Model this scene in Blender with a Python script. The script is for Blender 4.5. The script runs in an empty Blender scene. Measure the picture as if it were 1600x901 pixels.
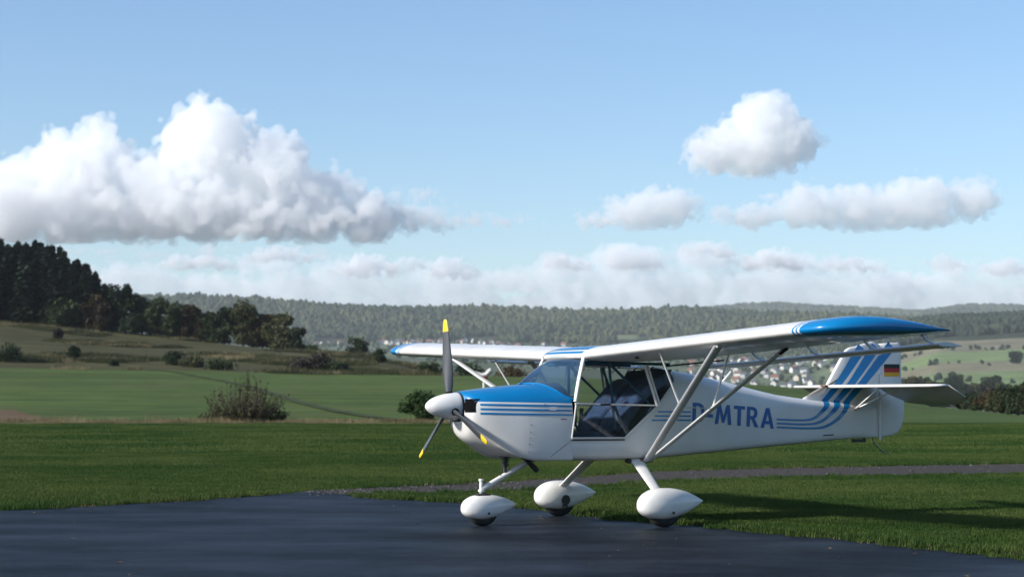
import bpy, bmesh, math, random
import numpy as np
from mathutils import Vector, Matrix
from mathutils.bvhtree import BVHTree
R = math.radians
sc = bpy.context.scene
COL = sc.collection

# ------------------------------------------------------------------ camera, sky, sun, exposure
F_PX, EYE, HORIZON = 3043.46, 1.235, 617.2          # focal length in photo pixels, eye height, horizon row
cam = bpy.data.cameras.new('camera')
cam_ob = bpy.data.objects.new('camera', cam)
COL.objects.link(cam_ob)
cam.sensor_width = 36.0
cam.lens = F_PX / 1600 * 36
cam.clip_start, cam.clip_end = 0.1, 120000
cam.dof.use_dof = True
cam.dof.focus_distance = 18.6
cam.dof.aperture_fstop = 3.4
cam_ob.location = (0, 0, EYE)
cam_ob.rotation_euler = (R(90 + 3.136), 0, 0)
sc.camera = cam_ob

SUN_EL, SUN_AZ = 29.0, math.atan2(-0.917, -0.40)     # the sun stands behind the left shoulder
world = bpy.data.worlds.new('World')
sc.world = world
world.use_nodes = True
wt = world.node_tree
sky = wt.nodes.new('ShaderNodeTexSky')
sky.sky_type = 'NISHITA'
sky.sun_disc = False
sky.sun_elevation = R(SUN_EL)
sky.sun_rotation = SUN_AZ
sky.altitude = 300
sky.air_density = 1.0
sky.dust_density = 0.7
sky.ozone_density = 4.0
hs = wt.nodes.new('ShaderNodeHueSaturation')
hs.inputs['Saturation'].default_value = 1.04
wt.links.new(sky.outputs[0], hs.inputs['Color'])
wt.links.new(hs.outputs[0], wt.nodes['Background'].inputs[0])
wt.nodes['Background'].inputs[1].default_value = 0.135

sun = bpy.data.lights.new('sun', 'SUN')
sun.energy = 5.0
sun.angle = R(4.0)
sun.color = (1.0, 0.955, 0.89)
sun_ob = bpy.data.objects.new('sun', sun)
COL.objects.link(sun_ob)
sd = Vector((math.sin(SUN_AZ) * math.cos(R(SUN_EL)), math.cos(SUN_AZ) * math.cos(R(SUN_EL)), math.sin(R(SUN_EL))))
sun_ob.rotation_euler = sd.to_track_quat('Z', 'Y').to_euler()
sun_ob.location = (0, 0, 60)

sc.view_settings.view_transform = 'Standard'
sc.view_settings.look = 'None'
sc.view_settings.exposure = 0.32
sc.view_settings.gamma = 1.0
sc.view_settings.use_curve_mapping = False
sc.render.engine = 'CYCLES'
sc.cycles.use_denoising = True
sc.cycles.max_bounces = 40
sc.cycles.diffuse_bounces = 4
sc.cycles.glossy_bounces = 4
sc.cycles.volume_bounces = 40
sc.cycles.transparent_max_bounces = 16
sc.cycles.sample_clamp_indirect = 6

# ------------------------------------------------------------------ helpers
def tag(o, label=None, cat=None, group=None, kind=None):
    if label: o['label'] = label
    if cat: o['category'] = cat
    if group: o['group'] = group
    if kind: o['kind'] = kind
    return o

def arr_mesh(name, verts, faces_flat, sizes, smooth=False):
    """mesh from numpy arrays: verts (n,3), flat loop indices, face sizes"""
    me = bpy.data.meshes.new(name)
    verts = np.asarray(verts, np.float32)
    faces_flat = np.asarray(faces_flat, np.int32)
    sizes = np.asarray(sizes, np.int32)
    me.vertices.add(len(verts)); me.vertices.foreach_set('co', verts.ravel())
    me.loops.add(len(faces_flat)); me.loops.foreach_set('vertex_index', faces_flat)
    me.polygons.add(len(sizes))
    st = np.zeros(len(sizes), np.int32); st[1:] = np.cumsum(sizes)[:-1]
    me.polygons.foreach_set('loop_start', st)
    me.polygons.foreach_set('use_smooth', np.full(len(sizes), smooth))
    me.update(calc_edges=True)
    me.validate()
    return me

def link(name, me, mat=None, parent=None):
    o = bpy.data.objects.new(name, me)
    COL.objects.link(o)
    if mat is not None and len(me.materials) == 0: me.materials.append(mat)
    if parent is not None: o.parent = parent
    return o

def mk(name, verts, faces, mat, parent=None, smooth=True, auto=None):
    me = bpy.data.meshes.new(name)
    me.from_pydata([tuple(map(float, v)) for v in verts], [], [tuple(f) for f in faces])
    bm = bmesh.new(); bm.from_mesh(me)
    bmesh.ops.remove_doubles(bm, verts=bm.verts, dist=1e-5)
    bmesh.ops.recalc_face_normals(bm, faces=bm.faces)
    for f in bm.faces: f.smooth = smooth
    if auto is not None:
        for e in bm.edges:
            if len(e.link_faces) == 2 and e.calc_face_angle() > R(auto): e.smooth = False
    bm.to_mesh(me); bm.free()
    return link(name, me, mat, parent)

def empty(name, loc=(0, 0, 0), rz=0.0):
    o = bpy.data.objects.new(name, None)
    COL.objects.link(o)
    o.location = loc; o.rotation_euler = (0, 0, rz)
    o.empty_display_size = 0.3
    return o

class G:
    """collects simple solids, then links them as one mesh"""
    def __init__(s): s.v = []; s.f = []
    def add(s, v, f):
        n = len(s.v); s.v += [tuple(p) for p in v]; s.f += [tuple(i + n for i in q) for q in f]; return s
    def box(s, c, d, rot=None):
        c = Vector(c); pts = []
        for k in range(8):
            p = Vector(((k & 1) - .5, ((k >> 1) & 1) - .5, ((k >> 2) & 1) - .5))
            p = Vector((p.x * d[0], p.y * d[1], p.z * d[2]))
            if rot is not None: p = rot @ p
            pts.append(c + p)
        return s.add(pts, [(0, 1, 3, 2), (4, 6, 7, 5), (0, 4, 5, 1), (2, 3, 7, 6), (0, 2, 6, 4), (1, 5, 7, 3)])
    def tube(s, pts, r, n=8, flat=1.0, up=(0, 0, 1), cap=True):
        """swept tube; r number or list; flat < 1 squashes it along 'up'"""
        pts = [Vector(p) for p in pts]; rs = r if isinstance(r, (list, tuple)) else [r] * len(pts)
        V = []; Fc = []
        for i, p in enumerate(pts):
            t = (pts[min(i + 1, len(pts) - 1)] - pts[max(i - 1, 0)]).normalized()
            u = Vector(up)
            a = t.cross(u)
            if a.length < 1e-4: a = t.cross(Vector((1, 0, 0)))
            a.normalize(); b = a.cross(t).normalized()
            for k in range(n):
                w = 2 * math.pi * k / n
                V.append(p + a * math.cos(w) * rs[i] + b * math.sin(w) * rs[i] * flat)
        for i in range(len(pts) - 1):
            for k in range(n):
                Fc.append((i * n + k, i * n + (k + 1) % n, (i + 1) * n + (k + 1) % n, (i + 1) * n + k))
        if cap:
            Fc.append(tuple(range(n - 1, -1, -1))); Fc.append(tuple((len(pts) - 1) * n + k for k in range(n)))
        return s.add(V, Fc)
    def build(s, name, mat, parent=None, smooth=True, auto=35): return mk(name, s.v, s.f, mat, parent, smooth, auto)

def grid(rows, closed=False):
    """faces and verts of a lofted grid; rows of equal length"""
    V = [p for r in rows for p in r]; n = len(rows[0]); Fc = []
    for i in range(len(rows) - 1):
        for k in range(n if closed else n - 1):
            Fc.append((i * n + k, i * n + (k + 1) % n, (i + 1) * n + (k + 1) % n, (i + 1) * n + k))
    return V, Fc

def catmull(P, m):
    """smooth curve through points P (k,d), m samples per span"""
    P = np.asarray(P, float); out = []
    for i in range(len(P) - 1):
        p0 = P[i - 1] if i > 0 else 2 * P[0] - P[1]; p1, p2 = P[i], P[i + 1]
        p3 = P[i + 2] if i + 2 < len(P) else 2 * P[-1] - P[-2]
        for t in np.arange(m) / m:
            out.append(.5 * (2 * p1 + (p2 - p0) * t + (2 * p0 - 5 * p1 + 4 * p2 - p3) * t * t + (3 * p1 - p0 - 3 * p2 + p3) * t ** 3))
    out.append(P[-1]); return np.array(out)

# ------------------------------------------------------------------ materials
def mat_new(name):
    m = bpy.data.materials.new(name); m.use_nodes = True
    return m, m.node_tree, m.node_tree.nodes['Principled BSDF']

def pmat(name, col, rough=.5, metal=0.0, var=0.0, vscale=8.0, bump=0.0, bscale=60.0, coat=0.0, spec=.5):
    m, t, b = mat_new(name)
    b.inputs['Base Color'].default_value = (*col, 1)
    b.inputs['Roughness'].default_value = rough
    b.inputs['Metallic'].default_value = metal
    b.inputs['Specular IOR Level'].default_value = spec
    b.inputs['Coat Weight'].default_value = coat
    tc = t.nodes.new('ShaderNodeTexCoord')
    if var:
        n = t.nodes.new('ShaderNodeTexNoise'); n.inputs['Scale'].default_value = vscale; n.inputs['Detail'].default_value = 6
        t.links.new(tc.outputs['Object'], n.inputs['Vector'])
        r = t.nodes.new('ShaderNodeValToRGB')
        r.color_ramp.elements[0].position = .3; r.color_ramp.elements[1].position = .7
        r.color_ramp.elements[0].color = (*[c * (1 - var) for c in col], 1)
        r.color_ramp.elements[1].color = (*[min(1, c * (1 + var)) for c in col], 1)
        t.links.new(n.outputs[0], r.inputs[0]); t.links.new(r.outputs[0], b.inputs['Base Color'])
    if bump:
        n = t.nodes.new('ShaderNodeTexNoise'); n.inputs['Scale'].default_value = bscale; n.inputs['Detail'].default_value = 4
        t.links.new(tc.outputs['Object'], n.inputs['Vector'])
        k = t.nodes.new('ShaderNodeBump'); k.inputs['Strength'].default_value = bump; k.inputs['Distance'].default_value = .01
        t.links.new(n.outputs[0], k.inputs['Height']); t.links.new(k.outputs[0], b.inputs['Normal'])
    return m

def foliage(name, c1, c2, scale=1.5, rnd=.25, trans=.25):
    """leaf colour varying over the plant and from plant to plant"""
    m, t, b = mat_new(name)
    N = t.nodes; L = t.links.new
    geo = N.new('ShaderNodeNewGeometry')
    no = N.new('ShaderNodeTexNoise'); no.inputs['Scale'].default_value = scale; no.inputs['Detail'].default_value = 3
    L(geo.outputs['Position'], no.inputs['Vector'])
    oi = N.new('ShaderNodeObjectInfo')
    ad = N.new('ShaderNodeMath'); ad.operation = 'MULTIPLY_ADD'; L(oi.outputs['Random'], ad.inputs[0]); ad.inputs[1].default_value = rnd; L(no.outputs[0], ad.inputs[2])
    sb = N.new('ShaderNodeMath'); sb.operation = 'SUBTRACT'; L(ad.outputs[0], sb.inputs[0]); sb.inputs[1].default_value = rnd / 2
    cr = N.new('ShaderNodeValToRGB'); cr.color_ramp.elements[0].position = .35; cr.color_ramp.elements[1].position = .65
    cr.color_ramp.elements[0].color = (*c1, 1); cr.color_ramp.elements[1].color = (*c2, 1)
    L(sb.outputs[0], cr.inputs[0])
    b.inputs['Roughness'].default_value = .7; b.inputs['Specular IOR Level'].default_value = .2
    L(cr.outputs[0], b.inputs['Base Color'])
    tr = N.new('ShaderNodeBsdfTranslucent'); L(cr.outputs[0], tr.inputs['Color'])
    mx = N.new('ShaderNodeMixShader'); mx.inputs[0].default_value = trans
    L(b.outputs[0], mx.inputs[1]); L(tr.outputs[0], mx.inputs[2]); L(mx.outputs[0], N['Material Output'].inputs['Surface'])
    return m

def glass_mat(name, tint, refl_rough=.03, opacity=.12, body=(.5, .55, .6)):
    """thin acrylic sheet: mostly clear, reflects at grazing angles"""
    m, t, b = mat_new(name)
    N = t.nodes; L = t.links.new
    tr = N.new('ShaderNodeBsdfTransparent'); tr.inputs[0].default_value = (*tint, 1)
    b.inputs['Base Color'].default_value = (*body, 1); b.inputs['Roughness'].default_value = .5
    gl = N.new('ShaderNodeBsdfGlossy'); gl.inputs['Roughness'].default_value = refl_rough
    fr = N.new('ShaderNodeFresnel'); fr.inputs[0].default_value = 1.5
    m1 = N.new('ShaderNodeMixShader'); m1.inputs[0].default_value = opacity; L(tr.outputs[0], m1.inputs[1]); L(b.outputs[0], m1.inputs[2])
    m2 = N.new('ShaderNodeMixShader'); L(fr.outputs[0], m2.inputs[0]); L(m1.outputs[0], m2.inputs[1]); L(gl.outputs[0], m2.inputs[2])
    L(m2.outputs[0], N['Material Output'].inputs['Surface'])
    return m

M = {}
M['white'] = pmat('white_paint', (.77, .75, .71), .30, var=.07, vscale=3, coat=.35)
M['fabric'] = pmat('white_doped_fabric', (.68, .66, .62), .38, var=.07, vscale=2.5, coat=.2, bump=.03, bscale=9)
M['blue'] = pmat('blue_paint', (.001, .18, .43), .26, var=.06, vscale=3, coat=.4)
M['dblue'] = pmat('blue_lettering', (.001, .10, .34), .4)
M['black'] = pmat('black_rubber', (.018, .018, .019), .8, var=.3, vscale=25)
M['dark'] = pmat('dark_plastic', (.025, .026, .03), .5)
M['void'] = pmat('intake_black', (.006, .006, .007), .9, spec=.05)
M['blade'] = pmat('carbon_blade', (.052, .055, .06), .32, var=.15, vscale=6, coat=.3)
M['yellow'] = pmat('yellow_paint', (.80, .52, .01), .4)
M['strut'] = pmat('strut_paint', (.62, .63, .63), .34, var=.05, vscale=6, coat=.2)
M['seat'] = pmat('navy_upholstery', (.032, .062, .13), .85, var=.3, vscale=14)
M['teal'] = pmat('teal_tube', (.02, .12, .19), .5)
M['panel'] = pmat('instrument_panel', (.035, .033, .035), .6)
M['lining'] = pmat('cabin_lining', (.04, .05, .07), .8)
M['steel'] = pmat('steel', (.32, .32, .31), .42, metal=.8)
M['bronze'] = pmat('worn_fitting', (.26, .15, .09), .5, metal=.4)
M['red'] = pmat('flag_red', (.40, .015, .02), .5)
M['gold'] = pmat('flag_gold', (.72, .36, .02), .5)
M['flagblack'] = pmat('flag_black', (.012, .01, .012), .5)
M['glass'] = glass_mat('acrylic_glazing', (.93, .95, .95), .03, .03)
M['shield'] = glass_mat('windshield_acrylic', (.72, .82, .92), .05, .20, (.10, .24, .44))
M['bark'] = pmat('bark', (.07, .055, .04), .9, var=.3, vscale=3)
M['conifer'] = foliage('conifer_needles', (.009, .018, .012), (.020, .035, .019), .25, .3, .1)
M['leaf_dark'] = foliage('dark_leaves', (.018, .032, .014), (.05, .07, .028), .35, .3)
M['leaf_olive'] = foliage('olive_leaves', (.028, .036, .013), (.072, .076, .030), .4, .3)
M['leaf_rust'] = foliage('rust_leaves', (.036, .028, .015), (.085, .060, .028), .4, .3)
M['leaf_twig'] = foliage('twiggy_leaves', (.030, .036, .012), (.085, .092, .032), 1.2, .2)
M['leaf_purple'] = foliage('bramble', (.030, .024, .022), (.06, .05, .038), .5, .2)
M['leaf_green'] = foliage('green_leaves', (.022, .05, .014), (.06, .10, .03), 1.0, .2)
M['far_leaf'] = foliage('far_woodland', (.022, .040, .018), (.080, .088, .036), .0035, .45, .1)
M['far_dark'] = foliage('far_dark_woodland', (.016, .028, .020), (.04, .055, .03), .012, .4, .1)
M['grass'] = foliage('grass_blades', (.030, .068, .010), (.078, .110, .024), .22, .25, .3)
M['dry'] = foliage('dry_grass', (.12, .10, .045), (.28, .23, .125), .8, .3, .3)

# ------------------------------------------------------------------ terrain
KN = [
 (0,    [(0, 0)]),
 (60,   [(0, 0)]),
 (92,   [(0, 0)]),
 (180,  [(0, 2.2), (900, 1.8), (1130, 1.5), (1280, 1.0), (1463, -.05), (1600, -.6)]),
 (265,  [(0, 4.7), (250, 4.55), (480, 4.0), (700, 3.9), (900, 3.5), (1130, 2.95), (1280, 2.0), (1463, -.25), (1600, -1.7)]),
 (330,  [(0, 9.2), (250, 8.2), (480, 7.6), (560, 7.6), (620, 6.6), (700, 4.4), (900, 1), (1130, -1), (1280, -3), (1463, -6), (1600, -8)]),
 (430,  [(0, 16.6), (250, 14.0), (480, 10.8), (560, 9.6), (620, 5), (700, 0), (900, -6), (1130, -12), (1600, -15)]),
 (520,  [(0, 22), (250, 17), (480, 7), (600, -3), (700, -10), (900, -15), (1600, -20)]),
 (700,  [(0, 28), (250, 14), (480, 0), (600, -12), (900, -24), (1280, -24), (1400, -18), (1600, -18)]),
 (900,  [(0, 20), (250, 5), (480, -10), (600, -20), (900, -30), (1280, -28), (1400, -9), (1600, -8)]),
 (1500, [(0, 15), (600, 15), (900, 5), (1130, -12), (1280, -12), (1463, 4), (1600, 5)]),
 (2500, [(0, 50), (600, 50), (900, 34), (1130, 8), (1280, 8), (1463, 56), (1600, 60)]),
 (3000, [(0, 64), (600, 64), (900, 54), (1130, 46), (1280, 46), (1400, 90), (1463, 102), (1600, 108)]),
 (3300, [(0, 76), (600, 76), (900, 66), (1130, 60), (1280, 66), (1400, 112), (1463, 120), (1600, 124)]),
 (3700, [(0, 94), (600, 93), (900, 86), (1130, 82), (1280, 88), (1463, 116), (1600, 110)]),
 (4100, [(0, 126), (600, 122), (900, 120), (1130, 120), (1280, 122), (1600, 112)]),
 (5000, [(0, 234), (250, 234), (480, 222), (600, 216), (700, 213), (900, 200), (1000, 196), (1080, 202), (1130, 198), (1280, 190), (1600, 178)]),
 (6500, [(0, 200), (1600, 180)]),
 (9000, [(0, 300), (900, 330), (1000, 352), (1110, 388), (1225, 395), (1300, 380), (1375, 370), (1440, 366), (1510, 388), (1600, 378), (1800, 390)]),
 (13500, [(0, 250), (1600, 250)]),
]
KR = np.array([k[0] for k in KN], float)
def ground_h(X, Y):
    X = np.atleast_1d(np.asarray(X, float)); Y = np.atleast_1d(np.asarray(Y, float))
    r = np.hypot(X, Y); az = np.arctan2(X, Y)
    u = 800 + F_PX * np.tan(np.clip(az, -.6, .6))
    back = np.clip((np.abs(az) - .5) / .9, 0, 1); back = back * back * (3 - 2 * back)
    Z = np.stack([np.interp(u, [p[0] for p in k[1]], [p[1] for p in k[1]]) for k in KN])      # (K, n)
    Zb = np.stack([np.full_like(u, float(np.interp(k[0], [0, 92, 1500, 5000, 13500], [0, 0, 5, 180, 250]))) for k in KN])
    Z = Z * (1 - back) + Zb * back
    i = np.clip(np.searchsorted(KR, r, side='right') - 1, 0, len(KR) - 2)
    h = KR[i + 1] - KR[i]; t = np.clip((r - KR[i]) / h, 0, 1)
    dl = (Z[1:] - Z[:-1]) / (KR[1:] - KR[:-1])[:, None]
    m = np.zeros_like(Z); m[0] = dl[0]; m[-1] = dl[-1]
    pr = dl[1:] * dl[:-1]
    m[1:-1] = np.where(pr > 0, 2 * pr / (dl[1:] + dl[:-1] + 1e-12), 0)
    c = np.arange(len(r))
    z0, z1, m0, m1 = Z[i, c], Z[i + 1, c], m[i, c] * h, m[i + 1, c] * h
    z = (2 * t**3 - 3 * t**2 + 1) * z0 + (t**3 - 2 * t**2 + t) * m0 + (-2 * t**3 + 3 * t**2) * z1 + (t**3 - t**2) * m1
    a = np.clip((r - 110) / 400, 0, 1)
    z = z + a * (.5 * np.sin(X / 31 + Y / 57) + .4 * np.sin(X / 17 - Y / 23)) * np.clip((r - 270) / 100, 0, 1)
    far = np.clip((r - 2600) / 1500, 0, 1)
    z = z + far * (5 * np.sin(X / 190 + 1.3 * np.sin(Y / 260)) + 3 * np.sin(X / 83 - Y / 140))
    return z
def gz(x, y): return float(ground_h(x, y)[0])
def at(px, dist):
    """ground point at photo column px and depth dist"""
    x = (px - 800) * dist / F_PX
    return Vector((x, dist, gz(x, dist)))

APRON = [(-60, 12.2), (-30, 13.2), (-9, 19.2), (-5.47, 20.92), (-4.13, 22.54), (-3.3, 23.9), (-2.62, 25.0), (-2.1, 24.5), (-1.55, 23.3), (-.7, 22.6), (0, 21.95), (.6, 20.6),
         (1.15, 19.25), (1.81, 18.52), (2.4, 17.5), (2.99, 16.62), (3.88, 14.86), (4.6, 13.2), (6.5, 9), (9, 2), (9, -40), (-60, -40)]
PATH = [(-2.7, 25.1, .0), (-2.1, 25.2, 1.3), (-1.2, 25.6, 2.6), (0, 26.5, 3.4), (1.0, 28.0, 3.8), (2.0, 29.4, 4.0), (3.0, 30.3, 4.0), (4.6, 31.3, 4.1), (8.6, 32.8, 4.6), (14, 34.2, 3.1), (40, 37, 3.1), (90, 43, 3.1)]
def in_poly(x, y, poly):
    c = False; j = len(poly) - 1
    for i in range(len(poly)):
        (xi, yi), (xj, yj) = poly[i], poly[j]
        if (yi > y) != (yj > y) and x < (xj - xi) * (y - yi) / (yj - yi) + xi: c = not c
        j = i
    return c
def in_path(x, y, grow=0.0):
    if x < -2.7 - grow or x > 90: return False
    c = np.interp(x, [p[0] for p in PATH], [p[1] for p in PATH]); w = np.interp(x, [p[0] for p in PATH], [p[2] for p in PATH])
    return abs(y - c) < w / 2 + grow

def build_ground():
    rr = np.unique(np.concatenate([np.linspace(0, 10, 6), np.linspace(10, 100, 91), np.geomspace(100, 500, 90), np.geomspace(500, 2500, 70), np.geomspace(2500, 6500, 110), np.geomspace(6500, 13500, 60)]))
    az = np.unique(np.concatenate([np.radians(np.arange(-180, -22, 6)), np.radians(np.arange(-22, 22.01, .16)), np.radians(np.arange(24, 180.1, 6))]))
    A, Rr = np.meshgrid(az, rr)
    X, Y = (Rr * np.sin(A)).ravel(), (Rr * np.cos(A)).ravel()
    Z = ground_h(X, Y)
    n = len(az); k = len(rr)
    I = np.arange((k - 1) * (n - 1)); a = I // (n - 1) * n + I % (n - 1)
    fl = np.stack([a, a + 1, a + n + 1, a + n], 1).ravel()
    me = arr_mesh('ground', np.stack([X, Y, Z], 1), fl, np.full(len(I), 4), True)
    u = 800 + F_PX * np.tan(np.clip(np.arctan2(X, Y), -1.2, 1.2)); r = np.hypot(X, Y)
    C = np.zeros((len(X), 4)); C[:] = (.031, .054, .011, 1)
    def zone(mask, c): C[mask, :3] = c
    fr = np.abs(np.arctan2(X, Y)) < .7
    zone((r > 87.5) & (r < 92) & (u < 760), (.14, .12, .06))
    zone((r >= 93) & (r < 268), (.064, .096, .022))
    zone((r >= 93) & (r < 120) & (u < 105 - (r - 93) * 3), (.13, .085, .05))
    zone((r >= 93) & (r < 290) & (u > 1050), (.062, .096, .022))
    zone((r >= 268), (.060, .056, .022))
    zone((r >= 700) & fr, (.085, .105, .055))
    zone((r >= 1500) & (r < 2700) & (u > 1330), (.15, .20, .08))
    zone((r >= 1950) & (r < 2180) & (u > 1330), (.18, .165, .10))
    zone((r >= 2500) & (r < 2760) & (u > 1330), (.17, .155, .10))
    zone((r >= 2700) & (u > 1330), (.03, .042, .025))
    zone((r >= 2600) & (r < 3750) & (u <= 1330), (.10, .13, .07))
    zone((r >= 3900) & (u <= 1330), (.035, .048, .026))
    zone((r >= 4020) & (r < 4220) & (u > 840) & (u < 1000), (.13, .16, .08))
    zone((r >= 5600), (.04, .055, .035))
    zone((r >= 700) & ~fr, (.05, .065, .035))
    ca = me.color_attributes.new('cover', 'FLOAT_COLOR', 'POINT')
    ca.data.foreach_set('color', C.astype(np.float32).ravel())
    m, t, b = mat_new('ground_cover'); N = t.nodes; L = t.links.new
    at_ = N.new('ShaderNodeAttribute'); at_.attribute_name = 'cover'
    geo = N.new('ShaderNodeNewGeometry')
    def noise(s, d=5):
        q = N.new('ShaderNodeTexNoise'); q.inputs['Scale'].default_value = s; q.inputs['Detail'].default_value = d
        L(geo.outputs['Position'], q.inputs['Vector']); return q.outputs[0]
    mp = N.new('ShaderNodeMapping'); mp.inputs['Scale'].default_value = (.045, .22, .1); mp.inputs['Rotation'].default_value = (0, 0, R(6)); L(geo.outputs['Position'], mp.inputs['Vector'])
    st = N.new('ShaderNodeTexNoise'); st.inputs['Scale'].default_value = 1.0; st.inputs['Detail'].default_value = 5; L(mp.outputs[0], st.inputs['Vector'])
    def madd(x, mul, add):
        q = N.new('ShaderNodeMath'); q.operation = 'MULTIPLY_ADD'; L(x, q.inputs[0]); q.inputs[1].default_value = mul; q.inputs[2].default_value = add; return q.outputs[0]
    def mul(x, y):
        q = N.new('ShaderNodeMath'); q.operation = 'MULTIPLY'; L(x, q.inputs[0]); L(y, q.inputs[1]); return q.outputs[0]
    f = mul(mul(madd(noise(.35), .9, .55), madd(noise(6), .9, .55)), madd(st.outputs[0], 1.3, .35))
    f = mul(f, madd(noise(.02, 3), .9, .55))
    vm = N.new('ShaderNodeVectorMath'); vm.operation = 'SCALE'; L(at_.outputs['Color'], vm.inputs[0]); L(f, vm.inputs['Scale'])
    # drier, browner patches
    dm = N.new('ShaderNodeMix'); dm.data_type = 'RGBA'; dm.blend_type = 'MIX'
    rp = N.new('ShaderNodeMapRange'); rp.inputs['From Min'].default_value = .52; rp.inputs['From Max'].default_value = .72; rp.inputs['To Max'].default_value = .38; L(noise(.11, 6), rp.inputs['Value'])
    L(rp.outputs[0], dm.inputs['Factor']); L(vm.outputs[0], dm.inputs[6]); dm.inputs[7].default_value = (.12, .10, .05, 1)
    L(dm.outputs[2], b.inputs['Base Color'])
    b.inputs['Roughness'].default_value = .95; b.inputs['Specular IOR Level'].default_value = .1
    bp = N.new('ShaderNodeBump'); bp.inputs['Strength'].default_value = .6; bp.inputs['Distance'].default_value = .05; L(noise(9, 6), bp.inputs['Height']); L(bp.outputs[0], b.inputs['Normal'])
    o = link('ground', me, m)
    tag(o, kind='structure', label='grassy airfield and rolling farmland running to the wooded hills')
    return o
build_ground()

def sheet(name, loop_pts, z, mat, label, dens=None):
    me = bpy.data.meshes.new(name)
    bm = bmesh.new()
    vs = [bm.verts.new((p[0], p[1], z)) for p in loop_pts]
    bm.faces.new(vs); bmesh.ops.triangulate(bm, faces=bm.faces[:])
    for f in bm.faces:
        f.normal_update()
        if f.normal.z < 0: f.normal_flip()
    bm.to_mesh(me); bm.free()
    return tag(link(name, me, mat), label, kind='structure')

def asphalt_mat():
    m, t, b = mat_new('damp_asphalt'); N = t.nodes; L = t.links.new
    geo = N.new('ShaderNodeNewGeometry')
    def noise(s, d=5, vec=None):
        q = N.new('ShaderNodeTexNoise'); q.inputs['Scale'].default_value = s; q.inputs['Detail'].default_value = d
        L(vec or geo.outputs['Position'], q.inputs['Vector']); return q.outputs[0]
    mp = N.new('ShaderNodeMapping'); mp.inputs['Scale'].default_value = (.55, 1.0, 1); mp.inputs['Rotation'].default_value = (0, 0, R(24)); L(geo.outputs['Position'], mp.inputs['Vector'])
    st = noise(1.0, 6, mp.outputs[0])
    cr = N.new('ShaderNodeValToRGB'); cr.color_ramp.elements[0].position = .35; cr.color_ramp.elements[1].position = .7
    cr.color_ramp.elements[0].color = (.0045, .006, .009, 1); cr.color_ramp.elements[1].color = (.014, .018, .026, 1)
    mx = N.new('ShaderNodeMath'); mx.operation = 'MULTIPLY_ADD'; L(noise(75, 3), mx.inputs[0]); mx.inputs[1].default_value = .9; 
    s2 = N.new('ShaderNodeMath'); s2.operation = 'SUBTRACT'; L(st, s2.inputs[0]); s2.inputs[1].default_value = .45; md_ = N.new('ShaderNodeMath'); md_.operation = 'MULTIPLY_ADD'; L(noise(4.5, 4), md_.inputs[0]); md_.inputs[1].default_value = .8; L(s2.outputs[0], md_.inputs[2]); s2.inputs[1].default_value = .85; L(md_.outputs[0], mx.inputs[2])
    L(mx.outputs[0], cr.inputs[0]); L(cr.outputs[0], b.inputs['Base Color'])
    ro = N.new('ShaderNodeMapRange'); ro.inputs['From Min'].default_value = .35; ro.inputs['From Max'].default_value = .68; ro.inputs['To Min'].default_value = .62; ro.inputs['To Max'].default_value = .50
    L(st, ro.inputs['Value']); L(ro.outputs[0], b.inputs['Roughness'])
    sl = N.new('ShaderNodeMapRange'); sl.inputs['From Min'].default_value = .38; sl.inputs['From Max'].default_value = .66; sl.inputs['To Min'].default_value = .08; sl.inputs['To Max'].default_value = .17; L(noise(.33, 4), sl.inputs['Value']); L(sl.outputs[0], b.inputs['Specular IOR Level'])
    bp = N.new('ShaderNodeBump'); bp.inputs['Strength'].default_value = .5; bp.inputs['Distance'].default_value = .008; L(noise(80, 3), bp.inputs['Height']); L(bp.outputs[0], b.inputs['Normal'])
    return m
def ragged(poly, step, amp, seed, lo=-8, hi=7):
    """break the long straight edges of an outline into a worn, uneven line"""
    rnd = random.Random(seed); out = []
    for i, p in enumerate(poly):
        q = poly[(i + 1) % len(poly)]; out.append(p)
        d = math.hypot(q[0] - p[0], q[1] - p[1]); n = int(d / step)
        if lo < p[0] < hi and p[1] > 8:
            for k in range(1, n):
                t = k / n; out.append((p[0] + (q[0] - p[0]) * t + rnd.gauss(0, amp), p[1] + (q[1] - p[1]) * t + rnd.gauss(0, amp)))
    return out
APRON_R = ragged(APRON, .12, .035, 4)
sheet('apron', APRON_R, .010, asphalt_mat(), 'damp dark asphalt apron in front of the airplane')
M['gravel'] = pmat('gravel', (.056, .049, .043), .95, var=.55, vscale=14, bump=.6, bscale=30, spec=.08)
pu = []; pl = []
for x in np.concatenate([np.arange(-2.7, 12, .15), np.arange(12, 90, 3)]):
    c = np.interp(x, [p[0] for p in PATH], [p[1] for p in PATH]); w = np.interp(x, [p[0] for p in PATH], [p[2] for p in PATH])
    rn = random.Random(int(x * 997))
    pu.append((x, c + w / 2 + rn.gauss(0, .05))); pl.append((x, c - w / 2 + rn.gauss(0, .05)))
V, Fc = grid([[(p[0], p[1], .006) for p in pu], [(p[0], p[1], .006) for p in pl]])
tag(mk('gravel_path', V, Fc, M['gravel'], smooth=False), 'grey gravel path leading past the apron through the grass', kind='structure')
# farm track across the far field
tp = [(225, 264), (270, 255), (340, 212), (425, 155), (480, 131), (540, 113), (610, 98.5), (650, 94)]
tc = catmull([((p[0] - 800) * p[1] / F_PX, p[1]) for p in tp], 14)
rows = [[], []]
for i, p in enumerate(tc):
    d = tc[min(i + 1, len(tc) - 1)] - tc[max(i - 1, 0)]; d /= np.hypot(*d); nrm = np.array([-d[1], d[0]])
    for k, s in enumerate((-.4, .4)):
        q = p + nrm * s; rows[k].append((q[0], q[1], gz(*q) + .06))
V, Fc = grid(rows)
tag(mk('farm_track', V, Fc, pmat('track', (.052, .064, .034), .95, var=.4, vscale=.25, spec=.03)), 'narrow grey farm track crossing the far green field', kind='structure')

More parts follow.
